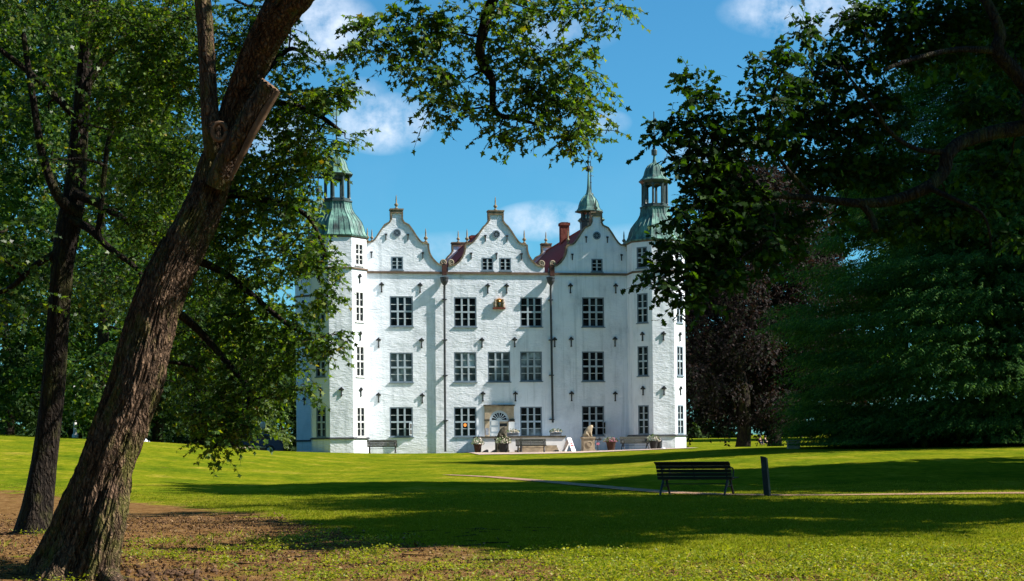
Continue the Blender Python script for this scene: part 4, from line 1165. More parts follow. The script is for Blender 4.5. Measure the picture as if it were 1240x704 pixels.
# picnickers on the far meadow
for i, (px, lb, sh) in enumerate(((920.5, 'person in a crimson top sitting on the bright meadow between two trunks', 'shirt'), (926.5, 'person in a navy top sitting further right on the bright meadow', 'trousers'))):
    p = P(px, 536, 165); e = empty('person', (p.x, p.y, zg(p.x, p.y)), R(20 + 60 * i)); tag(e, lb, 'person')
    V = [(0, 0, .12), (0, .02, .36), (0, 0, .58), (0, -.01, .70), (0, -.04, .82), (.12, -.2, .32), (.12, -.5, .08), (.12, -.6, .05), (-.12, -.2, .32), (-.12, -.5, .08), (-.12, -.6, .05), (.2, 0, .56), (.25, -.12, .34), (.16, -.3, .3), (-.2, 0, .56), (-.25, -.12, .34), (-.16, -.3, .3)]
    E_ = [(0, 1), (1, 2), (2, 3), (3, 4), (0, 5), (5, 6), (6, 7), (0, 8), (8, 9), (9, 10), (2, 11), (11, 12), (12, 13), (2, 14), (14, 15), (15, 16)]
    skin_mesh('body', V, E_, [.13, .13, .13, .06, .10, .08, .05, .04, .08, .05, .04, .055, .045, .035, .055, .045, .035], M['skin'], e, 1)
    skin_mesh('top', V[:3] + [V[11], V[12], V[14], V[15]], [(0, 1), (1, 2), (2, 3), (3, 4), (2, 5), (5, 6)], [.15, .15, .15, .07, .06, .07, .06], M[sh], e, 1)
    skin_mesh('trousers', [V[0], V[5], V[6], V[8], V[9]], [(0, 1), (1, 2), (0, 3), (3, 4)], [.155, .10, .065, .10, .065], M['trousers'], e, 1)
    b = MB(); b.lathe([(0, .12), (.08, .09), (.115, .02), (.11, -.03), (.09, -.05)], (0, -.035, .85), 10); b.build('hair', M['iron'], e, True)

# ------------------------------------------------------------------ foliage
TM = np.array([(0, 0), (.26, -.04), (.20, .20), (.54, .42), (.22, .50), (0, 1), (-.22, .50), (-.54, .42), (-.20, .20), (-.26, -.04)])
TO = np.array([(0, 0), (.08, .15), (.22, .22), (.14, .33), (.32, .46), (.18, .56), (.34, .74), (.16, .84), (0, 1.0), (-.16, .84), (-.34, .72), (-.18, .55), (-.32, .44), (-.14, .32), (-.22, .20), (-.08, .13)])
TS = np.array([(0, 0), (.30, .42), (0, 1), (-.30, .42)])
TN = np.array([(0, 0), (.12, .5), (0, 1), (-.12, .5)])


def nrm(a): return a / np.maximum(np.linalg.norm(a, axis=-1, keepdims=True), 1e-9)


def leaf_object(name, C, D, N, S, tmpl, mat, parent, rng, curl=.18):
    """C stalk points, D leaf directions, N face normals, S sizes -> ONE mesh of real leaf outlines"""
    D = nrm(D); X = nrm(np.cross(D, N)); N = np.cross(X, D); k = len(tmpl)
    tx = tmpl[:, 0][None, :, None]; ty = tmpl[:, 1][None, :, None]; s = S[:, None, None]
    bend = (np.abs(tx) * curl * 1.2 - ty ** 2 * curl)
    V = C[:, None] + (X[:, None] * tx + D[:, None] * ty + N[:, None] * bend) * s
    n = len(C)
    me = bpy.data.meshes.new(name)
    me.vertices.add(n * k); me.vertices.foreach_set('co', V.astype(np.float32).ravel())
    me.loops.add(n * k); me.loops.foreach_set('vertex_index', np.arange(n * k, dtype=np.int32))
    me.polygons.add(n); me.polygons.foreach_set('loop_start', np.arange(0, n * k, k, dtype=np.int32)); me.polygons.foreach_set('loop_total', np.full(n, k, dtype=np.int32))
    me.materials.append(mat); me.update(calc_edges=True)
    o = bpy.data.objects.new(name, me); COL.objects.link(o); o.parent = parent
    return o


def twig_cloud(blobs, n, rng, L=(.35, .8), nl=12, size=(.05, .08), droop=.35, flat=.6, out=.8, hang=.0):
    """twigs grown out of ellipsoid clumps; returns twig polylines and their leaves"""
    B = np.array([b[:6] for b in blobs], float); wgt = np.array([(b[6] if len(b) > 6 else b[3] * b[4] * b[5]) for b in blobs], float); wgt /= wgt.sum()
    idx = rng.choice(len(B), n, p=wgt)
    d = nrm(rng.normal(size=(n, 3))); rad = rng.random((n, 1)) ** .45
    off = d * rad * B[idx, 3:6] * .86
    p0 = B[idx, :3] + off
    dr = nrm(d * out + rng.normal(size=(n, 3)) * .6); dr[:, 2] = dr[:, 2] * flat - hang; dr = nrm(dr)
    ln = rng.uniform(L[0], L[1], (n, 1))
    ts = np.linspace(0, 1, 5)[None, :, None]
    dn = np.array([0, 0, -1.0]) * droop
    poly = p0[:, None] + dr[:, None] * ln[:, None] * ts + dn * (ts ** 2) * ln[:, None] + rng.normal(size=(n, 1, 3)) * .0
    # leaves
    t = (np.arange(nl) + .5) / nl; t = .12 + .88 * t
    t = t[None, :] + rng.uniform(-.04, .04, (n, nl)); t = np.clip(t, 0, 1)[..., None]
    C = p0[:, None] + dr[:, None] * ln[:, None] * t + dn * t ** 2 * ln[:, None]
    tan = nrm(dr[:, None] + dn * 2 * t)
    side = nrm(np.cross(tan, np.array([0, 0, 1.0]) + rng.normal(size=(n, 1, 3)) * .25))
    sg = np.where(np.arange(nl) % 2 == 0, 1, -1)[None, :, None]
    D = tan * (.45 + 1.0 * (t > .93)) + side * sg + rng.normal(size=(n, nl, 3)) * .35; D[..., 2] -= .35 + hang * .8
    Nn = np.array([0, -.25, .8]) + rng.normal(size=(n, nl, 3)) * .85
    S = rng.uniform(size[0], size[1], (n, nl))
    C = C + D / np.maximum(np.linalg.norm(D, axis=-1, keepdims=True), 1e-9) * .012
    return poly, C.reshape(-1, 3), D.reshape(-1, 3), Nn.reshape(-1, 3), S.reshape(-1)


def twig_object(name, poly, r, mat, parent):
    """thin three-sided twigs in one mesh"""
    n, k, _ = poly.shape
    tan = nrm(np.gradient(poly, axis=1)); u = nrm(np.cross(tan, np.array([.13, .2, 1.0]))); v = np.cross(tan, u)
    rr = r * np.linspace(1, .3, k)[None, :, None, None]
    ang = np.array([0, 2 * PI / 3, 4 * PI / 3])
    V = poly[:, :, None] + (u[:, :, None] * np.cos(ang)[None, None, :, None] + v[:, :, None] * np.sin(ang)[None, None, :, None]) * rr
    base = (np.arange(n) * k * 3)[:, None, None] + (np.arange(k - 1) * 3)[None, :, None]
    a = base + np.arange(3)[None, None, :]; b = base + ((np.arange(3) + 1) % 3)[None, None, :]
    Fq = np.stack([a, b, b + 3, a + 3], -1).reshape(-1, 4)
    me = bpy.data.meshes.new(name); me.vertices.add(n * k * 3); me.vertices.foreach_set('co', V.astype(np.float32).ravel())
    me.loops.add(Fq.size); me.loops.foreach_set('vertex_index', Fq.astype(np.int32).ravel())
    me.polygons.add(len(Fq)); me.polygons.foreach_set('loop_start', np.arange(0, Fq.size, 4, dtype=np.int32)); me.polygons.foreach_set('loop_total', np.full(len(Fq), 4, dtype=np.int32))
    me.materials.append(mat); me.update(calc_edges=True)
    o = bpy.data.objects.new(name, me); COL.objects.link(o); o.parent = parent
    return o


def blob(px, py, rx, ry, Y, dY=None, w_=None):
    """a foliage clump seen around a pixel, standing at distance Y"""
    c = P(px, py, Y); s = Y / FOC
    dY = dY if dY is not None else (rx + ry) / 2 * s
    b = [c.x, c.y, c.z, rx * s, dY, ry * s]
    b.append(w_ if w_ is not None else rx * ry * s * s)
    return b


def limb(mb, pts, rad, seg=8, n=10, wob=.02, seed=0):
    """a bending limb with knots, Catmull-Rom through pts"""
    P_ = [Vector(p) for p in pts]; out = []; rr = []
    m_ = len(P_)
    for i in range(m_ - 1):
        p0, p1, p2, p3 = P_[max(i - 1, 0)], P_[i], P_[i + 1], P_[min(i + 2, m_ - 1)]
        for k in range(seg):
            t = k / seg
            q = .5 * ((2 * p1) + (p2 - p0) * t + (2 * p0 - 5 * p1 + 4 * p2 - p3) * t * t + (3 * p1 - p0 - 3 * p2 + p3) * t ** 3)
            q = q + Vector((mnoise.noise(q * 1.7 + Vector((seed, 0, 0))), mnoise.noise(q * 1.7 + Vector((0, seed, 9))), 0)) * wob
            out.append(q); rr.append(rad[i] * (1 - t) + rad[i + 1] * t)
    out.append(P_[-1]); rr.append(rad[-1])
    mb.tube(out, rr, n)
    return list(zip(out, rr))


def connect(mb, nodes, blobs, rng, r0=.035, wob=.12, nmax=999):
    """grow branches from the nearest wood to each foliage clump"""
    nodes = [(Vector(p), r) for p, r in nodes]
    todo = [Vector(b[:3]) for b in blobs]
    todo.sort(key=lambda c: min((c - p).length for p, _ in nodes))
    for c in todo[:nmax]:
        p, r = min(nodes, key=lambda q: (c - q[0]).length)
        d = (c - p).length
        if d < .1: continue
        r1 = min(r * .75, r0 * (.6 + d * .25))
        mid1 = p.lerp(c, .33) + Vector((rng.normal(), rng.normal(), abs(rng.normal()) * .6)) * wob * d * .5
        mid2 = p.lerp(c, .68) + Vector((rng.normal(), rng.normal(), rng.normal() * .6)) * wob * d * .4
        ns = limb(mb, [p, mid1, mid2, c], [r1, r1 * .8, r1 * .6, r1 * .35], 4, 6, .03)
        nodes += ns[2:]
    return nodes


def bark_trunk(mb, pts, rad, n=44, seg=16, flute=.1, seed=0.0, flare=None):
    """thick trunk with ribs, knots and fissures modelled in the surface"""
    P_ = [Vector(p) for p in pts]; C_ = []; R_ = []
    m_ = len(P_)
    for i in range(m_ - 1):
        p0, p1, p2, p3 = P_[max(i - 1, 0)], P_[i], P_[i + 1], P_[min(i + 2, m_ - 1)]
        for k in range(seg):
            t = k / seg
            C_.append(.5 * ((2 * p1) + (p2 - p0) * t + (2 * p0 - 5 * p1 + 4 * p2 - p3) * t * t + (3 * p1 - p0 - 3 * p2 + p3) * t ** 3)); R_.append(rad[i] * (1 - t) + rad[i + 1] * t)
    C_.append(P_[-1]); R_.append(rad[-1])
    u = Vector((1, 0, 0)); vs = []; L = 0
    for i, c in enumerate(C_):
        t = (C_[min(i + 1, len(C_) - 1)] - C_[max(i - 1, 0)]).normalized(); u = (u - t * u.dot(t)).normalized(); v = t.cross(u)
        if i: L += (c - C_[i - 1]).length
        for k in range(n):
            a = 2 * PI * k / n; cs, sn = math.cos(a), math.sin(a)
            big = mnoise.noise(Vector((cs * 1.3 + seed, sn * 1.3, L * .55))) * 1.0
            rib = mnoise.noise(Vector((cs * 3.6, sn * 3.6 + seed, L * .8))) * .6
            crack = abs(mnoise.noise(Vector((cs * 9 + seed, sn * 9, L * 2.2)))) * .35
            r = R_[i] * (1 + flute * (big + rib - crack))
            if n >= 60:
                e1 = mnoise.noise(Vector((cs * 17 + seed, sn * 17, L * 2.6))); e2 = mnoise.noise(Vector((cs * 34, sn * 34 + seed, L * 7)))
                r += .034 * (.5 - abs(e1) * 2) + .012 * e2
            if flare is not None:
                h = L; r *= 1 + flare * math.exp(-h / .28) * (.6 + .8 * max(0, math.sin(a * 3 + seed)))
            vs.append(c + (u * cs + v * sn) * r)
    fs = [(i * n + k, i * n + (k + 1) % n, (i + 1) * n + (k + 1) % n, (i + 1) * n + k) for i in range(len(C_) - 1) for k in range(n)]
    fs.append(tuple((len(C_) - 1) * n + k for k in range(n)))
    mb.add(vs, fs)
    return list(zip(C_, R_))


S19 = 19 / FOC
# ---- the big leaning maple on the left
mp = empty('maple_tree', (P(88, 700, 19.3).x, 19.3, -1.2)); tag(mp, 'big leaning maple with a forked trunk and a sawn-off stub at the left', 'tree')
mp_off = Vector(mp.location)


def at(o, mesh_o):   # parts are built in world space under an Empty that stands at the base
    mesh_o.location = -Vector(o.location); return mesh_o


tk = MB(); nodes = []
q = lambda l: [P(x, y, Y) for x, y, Y in l]
n1 = bark_trunk(tk, q([(76, 745, 18.9), (86, 702, 19.0), (101, 665, 19.05), (115, 627, 19.05), (122, 590, 19.1), (136, 552, 19.1), (152, 515, 19.15), (172, 461, 19.2), (183, 408, 19.3), (198, 354, 19.35), (221, 301, 19.4), (246, 248, 19.5), (262, 200, 19.6), (272, 165, 19.6)]),
                [x * S19 for x in (52, 41, 34, 33, 30, 29, 29, 27, 25, 24, 23, 22, 22, 16)], seed=1.0, flute=.16, n=150, seg=26, flare=.35)
n2 = bark_trunk(tk, q([(50, 735, 19.3), (66, 690, 19.3), (82, 650, 19.3), (96, 610, 19.3), (110, 575, 19.3), (128, 520, 19.3), (147, 461, 19.3), (160, 408, 19.35), (180, 345, 19.4), (205, 290, 19.5)]), [x * S19 for x in (38, 29, 25, 22, 19, 17, 14, 13, 11, 7)], seed=5.0, flute=.14, n=120, seg=24)
n3 = bark_trunk(tk, q([(262, 205, 19.6), (274, 165, 19.6), (290, 120, 19.5), (308, 75, 19.3), (328, 35, 19.1), (352, 0, 18.9), (400, -45, 18.7), (470, -75, 18.6)]), [x * S19 for x in (18, 18, 18, 19, 20, 21, 18, 15)], seed=9.0, flute=.10, n=100, seg=24)
n4 = bark_trunk(tk, q([(262, 200, 19.5), (256, 160, 19.4), (253, 120, 19.4), (250, 60, 19.4), (246, 5, 19.4), (238, -60, 19.4), (225, -150, 19.6)]), [x * S19 for x in (14, 12, 11, 10.5, 10.5, 10, 8)], n=28, seed=12.0, flute=.08)
n5 = bark_trunk(tk, q([(262, 225, 19.35), (274, 195, 19.25), (291, 163, 19.15), (308, 132, 19.1), (327, 104, 19.05)]), [x * S19 for x in (15, 13, 13, 13, 13)], n=28, seed=15.0, flute=.11)
n6 = bark_trunk(tk, q([(112, 715, 18.75), (124, 668, 18.75), (136, 622, 18.85), (143, 585, 19.0), (150, 550, 19.1)]), [x * S19 for x in (28, 20, 17, 14, 8)], n=90, seg=24, seed=21.0, flute=.22)
for (x0, y0, x1, y1, dy, r_) in ((95, 690, 40, 716, .5, 20), (110, 690, 165, 712, -.5, 16), (90, 700, 60, 740, -.7, 20), (120, 680, 150, 735, -.9, 18)):   # roots
    a = P(x0, y0, 19); c = P(x1, y1, 19 + dy); c.z = zg(c.x, c.y) - .05
    bark_trunk(tk, [a, a.lerp(c, .5) + Vector((0, 0, -.05)), c], [r_ * S19, r_ * .7 * S19, r_ * .3 * S19], n=20, seg=6, seed=x0)
at(mp, tk.build('trunk', M['bark'], mp, smooth=True))
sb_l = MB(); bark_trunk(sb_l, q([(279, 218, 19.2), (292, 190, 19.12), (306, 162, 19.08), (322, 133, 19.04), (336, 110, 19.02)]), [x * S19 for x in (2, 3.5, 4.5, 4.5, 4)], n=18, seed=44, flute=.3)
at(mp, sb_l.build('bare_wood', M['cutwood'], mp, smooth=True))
# knot and cut faces
kn = MB(); c = P(266, 160, 19.2)
kn.tube([c + Vector((.08 * math.cos(a), -.02, .10 * math.sin(a))) for a in np.linspace(0, 2 * PI, 17)], .028, 7); at(mp, kn.build('knot', M['cutwood'], mp, smooth=True))
st = MB(); c = P(327, 104, 19.05); dS = (P(327, 104, 19.05) - P(308, 132, 19.1)).normalized(); uS = dS.orthogonal().normalized(); vS = dS.cross(uS)
st.add([c + dS * (.012 + .01 * math.sin(k * 3)) + (uS * math.cos(2 * PI * k / 22) + vS * math.sin(2 * PI * k / 22)) * .12 for k in range(22)] + [c + dS * .02], [(k, (k + 1) % 22, 22) for k in range(22)]); at(mp, st.build('cut_face', M['cutwood'], mp))

# high limb that carries the spray hanging in front of the sky
br = MB()
L1 = limb(br, q([(470, -75, 18.6), (540, -85, 17.8), (588, -60, 16.8), (602, -20, 16.9), (588, 25, 17.0), (581, 62, 17.0), (588, 82, 17.0), (597, 98, 17.0), (598, 128, 17.0), (606, 140, 17.0), (622, 143, 17.0), (648, 150, 17.0), (690, 160, 17.0)]), [x * S19 for x in (15, 11, 8, 6.5, 6, 5.5, 5.5, 4, 3.5, 3.2, 2.4, 1.6, 1)], 6, 10, .02)
spray = [blob(*b) for b in ((450, 42, 26, 26, 16.8), (436, 64, 14, 12, 16.7), (480, 62, 26, 22, 16.9), (505, 28, 38, 28, 17.0), (545, 40, 34, 38, 17.1), (520, 82, 34, 26, 16.9), (560, 100, 30, 26, 17.2), (536, 118, 26, 16, 16.8), (560, 135, 36, 14, 17.0), (524, 130, 18, 8, 16.8),
                                   (600, 20, 44, 26, 17.2), (640, 10, 38, 18, 16.9), (690, 10, 44, 14, 16.8), (735, 8, 30, 11, 16.7), (620, 60, 34, 30, 17.1), (655, 85, 40, 34, 17.0), (690, 75, 34, 28, 17.2), (712, 52, 16, 10, 16.8),
                                   (640, 120, 48, 26, 17.0), (685, 115, 40, 26, 17.1), (720, 100, 22, 12, 16.9), (700, 140, 34, 20, 16.9), (720, 165, 22, 12, 16.8), (650, 152, 36, 16, 17.0), (605, 155, 22, 14, 16.9), (675, 165, 30, 10, 16.8), (625, 170, 14, 8, 16.8), (706, 176, 12, 7, 16.8))]
hang_left = [blob(*b) for b in (
    (352, 30, 16, 16, 19.8), (372, 72, 18, 15, 19.5), (345, 75, 20, 18, 20), (395, 115, 26, 20, 19.4), (415, 112, 12, 14, 19.2), (360, 125, 34, 28, 19.8), (330, 150, 34, 34, 20.4), (380, 165, 34, 22, 19.5), (418, 168, 20, 9, 19), (396, 185, 16, 12, 19.4),
    (350, 200, 40, 28, 20), (300, 210, 40, 38, 20.6), (374, 216, 14, 12, 19.4), (350, 245, 20, 18, 19.6), (330, 255, 44, 30, 20.2), (280, 270, 40, 40, 20.9), (362, 285, 22, 16, 19.6), (380, 308, 18, 12, 19.2), (385, 330, 30, 16, 19.4), (345, 310, 34, 24, 20), (300, 330, 40, 34, 20.5), (398, 362, 15, 9, 19.2),
    (360, 380, 26, 16, 19.7), (392, 408, 28, 12, 19.2), (400, 425, 14, 9, 19.1), (355, 420, 30, 16, 19.6), (325, 385, 26, 26, 20.2), (290, 390, 36, 30, 20.6), (340, 445, 34, 15, 19.7), (300, 440, 36, 26, 20.2), (360, 470, 18, 9, 19.4), (325, 478, 26, 14, 19.7), (285, 480, 30, 20, 20.1), (270, 510, 24, 18, 19.6), (295, 515, 16, 16, 19.4), (262, 535, 18, 14, 19.3), (250, 552, 11, 8, 19.2), (285, 540, 10, 8, 19.3), (240, 500, 20, 20, 20))]
rngm = np.random.default_rng(4)
up_left = [blob(*b) for b in (
    (310, 10, 30, 26, 21), (290, 60, 30, 40, 21.3), (220, 20, 26, 36, 21.5), (225, 100, 26, 40, 21.6), (190, 60, 40, 40, 22), (150, 20, 50, 40, 22.5), (160, 120, 40, 40, 22.5), (225, 200, 26, 36, 21.8), (180, 200, 36, 36, 22.5), (190, 270, 30, 30, 22.4), (250, 330, 26, 40, 21.4), (245, 410, 26, 34, 21), (235, 460, 26, 24, 20.7))]
# unseen upper crown, above the picture, kept to the left and up
upper = []
for k in range(30):
    upper.append([rngm.uniform(-9, -.5), rngm.uniform(17.5, 23.5), rngm.uniform(7.2, 11.5), 1.1, 1.1, .8, .55])
for k in range(26): upper.append([rngm.uniform(-2.5, 2.2), rngm.uniform(23.5, 30), rngm.uniform(9.0, 10.2), 1.1, 1.1, .6, .8])  # unseen clumps added to shade the ground at far left
for k in range(14): upper.append([rngm.uniform(-1.6, 1.6), rngm.uniform(18.6, 20.4), rngm.uniform(6.7, 8.6), .8, .8, .5, .5])  # unseen clumps added to shade the upper trunk
branches = MB()
allb = spray; nodes = connect(br, [(p, r) for p, r in L1[8:]], spray, rngm, .022)
wood = n3[48:] + n4[20:] + n1[200:]
# drooping boughs behind the trunk towards the castle
bo = []
for pts, rd in (([(268, 165, 19.8), (300, 130, 20), (340, 125, 19.9), (385, 140, 19.6), (412, 160, 19.3)], (7, 5, 4, 3, 2)), ([(250, 240, 20), (290, 235, 20.4), (330, 245, 20.1), (372, 262, 19.7), (395, 310, 19.3)], (7, 5.5, 4, 3, 1.6)),
                ([(225, 310, 19.9), (270, 330, 20.4), (310, 360, 20.2), (350, 395, 19.7), (390, 408, 19.3)], (6, 5, 4, 2.8, 1.6)), ([(205, 370, 19.8), (240, 400, 20.3), (275, 440, 20.2), (300, 480, 19.9), (275, 520, 19.5), (256, 548, 19.3)], (6, 5, 4, 3, 2, 1)), ([(280, 140, 19.8), (320, 90, 19.9), (350, 60, 19.8), (372, 68, 19.5)], (6, 4, 3, 1.6))):
    bo += limb(br, q(pts), [x * S19 for x in rd], 6, 8, .03)
connect(br, bo, hang_left, rngm, .020)
connect(br, wood, up_left, rngm, .03)
connect(br, wood, upper, rngm, .05)
at(mp, br.build('branches', M['bark_dark'], mp, smooth=True))
pa_, ca, da, na, sa = twig_cloud(spray, 720, rngm, (.15, .36), 9, (.048, .078), .35, .5, .7)
pb_, cb, db, nb_, sb_ = twig_cloud(hang_left, 1750, rngm, (.16, .38), 9, (.048, .08), .35, .5, .7)
pc_, cc2, dc, nc, sc2 = twig_cloud(up_left, 1300, rngm, (.3, .6), 12, (.045, .075), .3, .5, .6)
pd_, cd, dd_, nd, sd_ = twig_cloud(upper, 1100, rngm, (.4, .8), 9, (.10, .15), .3, .5, .6)
at(mp, twig_object('twigs', np.concatenate([pa_, pb_, pc_]), .006, M['bark_dark'], mp))
at(mp, leaf_object('foliage', np.concatenate([ca, cb, cc2, cd]), np.concatenate([da, db, dc, dd_]), np.concatenate([na, nb_, nc, nd]), np.concatenate([sa, sb_, sc2, sd_]), TM, M['leaf_maple'], mp, rngm))

# ---- second, straighter maple behind it
S26 = 26 / FOC
m2 = empty('maple_tree', (P(45, 640, 26).x, 26, -1.0)); tag(m2, 'slimmer dark maple with an upright trunk at the far left edge', 'tree')
tk = MB()
t1 = bark_trunk(tk, q([(38, 665, 25.8), (45, 620, 25.9), (54, 560, 26), (63, 490, 26), (70, 400, 26), (76, 320, 26), (84, 270, 26.1), (91, 230, 26.2), (97, 150, 26.3), (103, 80, 26.3), (111, 0, 26.4), (120, -80, 26.5)]), [x * S26 for x in (24, 18.5, 15, 14, 13.2, 13, 14, 12.5, 11, 10, 9.5, 7)], n=32, seg=12, seed=31, flute=.12, flare=.3)
bark_trunk(tk, q([(100, 260, 26), (72, 240, 25.9), (52, 190, 25.8), (40, 120, 25.8), (28, 40, 25.8)]), [x * S26 for x in (8, 6, 5, 4, 3)], n=14, seg=8, seed=4)
at(m2, tk.build('trunk', M['bark_dark'], m2, smooth=True))
br = MB(); bo = []
for pts, rd in (([(86, 265, 26), (110, 278, 25.8), (132, 300, 25.6), (165, 325, 25.4), (180, 360, 25.2)], (6, 5, 4, 3, 2)), ([(92, 235, 26), (125, 250, 25.7), (155, 270, 25.4), (185, 295, 25.2), (215, 290, 25)], (6, 5, 4, 3, 2)), ([(118, 290, 25.7), (124, 240, 25.6), (130, 180, 25.5), (150, 120, 25.4)], (4, 3.5, 3, 2)),
                ([(80, 300, 26), (45, 320, 26), (10, 350, 26), (-30, 360, 26)], (5, 4, 3, 2)), ([(100, 110, 26), (140, 60, 26), (200, 30, 26), (250, 20, 25.5)], (6, 5, 4, 3)), ([(98, 150, 26), (50, 100, 26), (0, 60, 26)], (5, 4, 3)),
                ([(150, 20, 25), (185, 50, 24.8), (215, 95, 24.6), (238, 120, 24.6)], (3, 2.5, 2, 1))):
    bo += limb(br, q(pts), [x * S26 for x in rd], 6, 8, .03)
rng2 = np.random.default_rng(8)
bl2 = []
for k in range(120):
    px, py = rng2.uniform(-50, 262), rng2.uniform(-50, 470)
    if py > 400 and rng2.random() < .5: continue
    yy = rng2.uniform(24.2, 30)
    if px > 200 and py > 380: continue
    # keep some of the trunk free
    if abs(px - (45 + (640 - py) * .105)) < 26 and yy < 27: yy = rng2.uniform(27.2, 30)
    bl2.append(blob(px, py, rng2.uniform(16, 40), rng2.uniform(12, 26), yy))
for k in range(26): bl2.append([rng2.uniform(-13, -5.5), rng2.uniform(24, 31), rng2.uniform(7.5, 12), 1.5, 1.5, 1, .8])
for k in range(16): bl2.append([rng2.uniform(-14, -9), rng2.uniform(17, 27), rng2.uniform(2.5, 9), 1.4, 1.4, 1, .8])
connect(br, bo + t1[100:], bl2, rng2, .03)
at(m2, br.build('branches', M['bark_dark'], m2, smooth=True))
pt, c_, d_, n_, s_ = twig_cloud(bl2, 5200, rng2, (.35, .75), 12, (.055, .10), .35, .5, .7)
at(m2, twig_object('twigs', pt[:2500], .007, M['bark_dark'], m2))
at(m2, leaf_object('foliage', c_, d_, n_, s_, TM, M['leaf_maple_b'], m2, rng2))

# ---- oak reaching in from the right
S22 = 23.5 / FOC
ok = empty('oak_tree', (15.5, 29, zg(15.5, 29))); tag(ok, 'dark oak reaching in from the right with crooked limbs against the sky', 'tree')
tk = MB(); base = Vector((15.5, 29, zg(15.5, 29) - .1))
to = bark_trunk(tk, [base, base + Vector((0, 0, 1.5)), base + Vector((-.2, -.2, 3.6)), base + Vector((.1, 0, 6)), base + Vector((.4, .4, 9.5)), base + Vector((.2, .6, 14))], [.62, .5, .45, .4, .28, .12], n=28, seg=8, seed=50, flare=.3)
at(ok, tk.build('trunk', M['bark_dark'], ok, smooth=True))
br = MB(); bo = []
j1 = to[18][0]; j2 = to[26][0]
Lo = limb(br, [j1, j1 + Vector((-2.5, -2.3, .6))] + q([(1300, 148, 24.2), (1245, 155, 23.9), (1205, 160, 23.8), (1165, 172, 23.7), (1148, 188, 23.6), (1143, 208, 23.6), (1120, 228, 23.5), (1080, 243, 23.5), (1040, 246, 23.4), (985, 240, 23.3), (930, 238, 23.2), (885, 250, 23.1), (850, 268, 23), (825, 300, 22.9)]),
          [.26, .2] + [x * S22 for x in (12, 10, 9, 8.5, 8, 8, 7.5, 6.5, 5.5, 4, 3, 2.4, 2, 1.4)], 6, 12, .03)
bo += Lo[12:]
Lp = limb(br, [j2, j2 + Vector((-2, -2, .2))] + q([(1290, 150, 24), (1250, 112, 23.8), (1228, 85, 23.7), (1208, 62, 23.6), (1212, 40, 23.6), (1200, 10, 23.6), (1180, -20, 23.7)]), [.2, .16] + [x * S22 for x in (10, 10, 9, 8.5, 7, 6, 5)], 6, 12, .03)
bo += Lp[12:]
for pts, rd in (([(1045, 247, 23.4), (1056, 262, 23.4), (1061, 280, 23.3)], (4.5, 4.5, 3.5)), ([(1145, 185, 23.6), (1110, 180, 23.5), (1080, 160, 23.4), (1050, 120, 23.3), (1020, 80, 23.2)], (4, 3, 2.6, 2, 1.2)), ([(1205, 62, 23.6), (1160, 60, 23.4), (1110, 70, 23.2), (1070, 85, 23)], (5, 3.5, 3, 2)),
                ([(985, 240, 23.3), (950, 200, 23.2), (930, 165, 23.1), (940, 110, 23), (958, 60, 22.9)], (2.8, 2.2, 1.8, 1.4, .8)), ([(930, 238, 23.2), (895, 200, 23.1), (865, 170, 23), (830, 130, 22.9)], (2.6, 2, 1.5, .9)), ([(885, 250, 23.1), (850, 220, 23), (815, 190, 22.9), (790, 165, 22.8)], (2, 1.6, 1.2, .7)),
                ([(930, 238, 23.2), (935, 280, 23), (900, 310, 22.9), (860, 330, 22.8), (800, 345, 22.7)], (2.4, 2, 1.6, 1.3, .8)), ([(1120, 226, 23.5), (1150, 240, 23.2), (1190, 260, 23), (1200, 300, 23)], (4, 3, 2, 1.2))):
    bo += limb(br, q(pts), [x * S22 for x in rd], 6, 8, .03)
rng3 = np.random.default_rng(12)
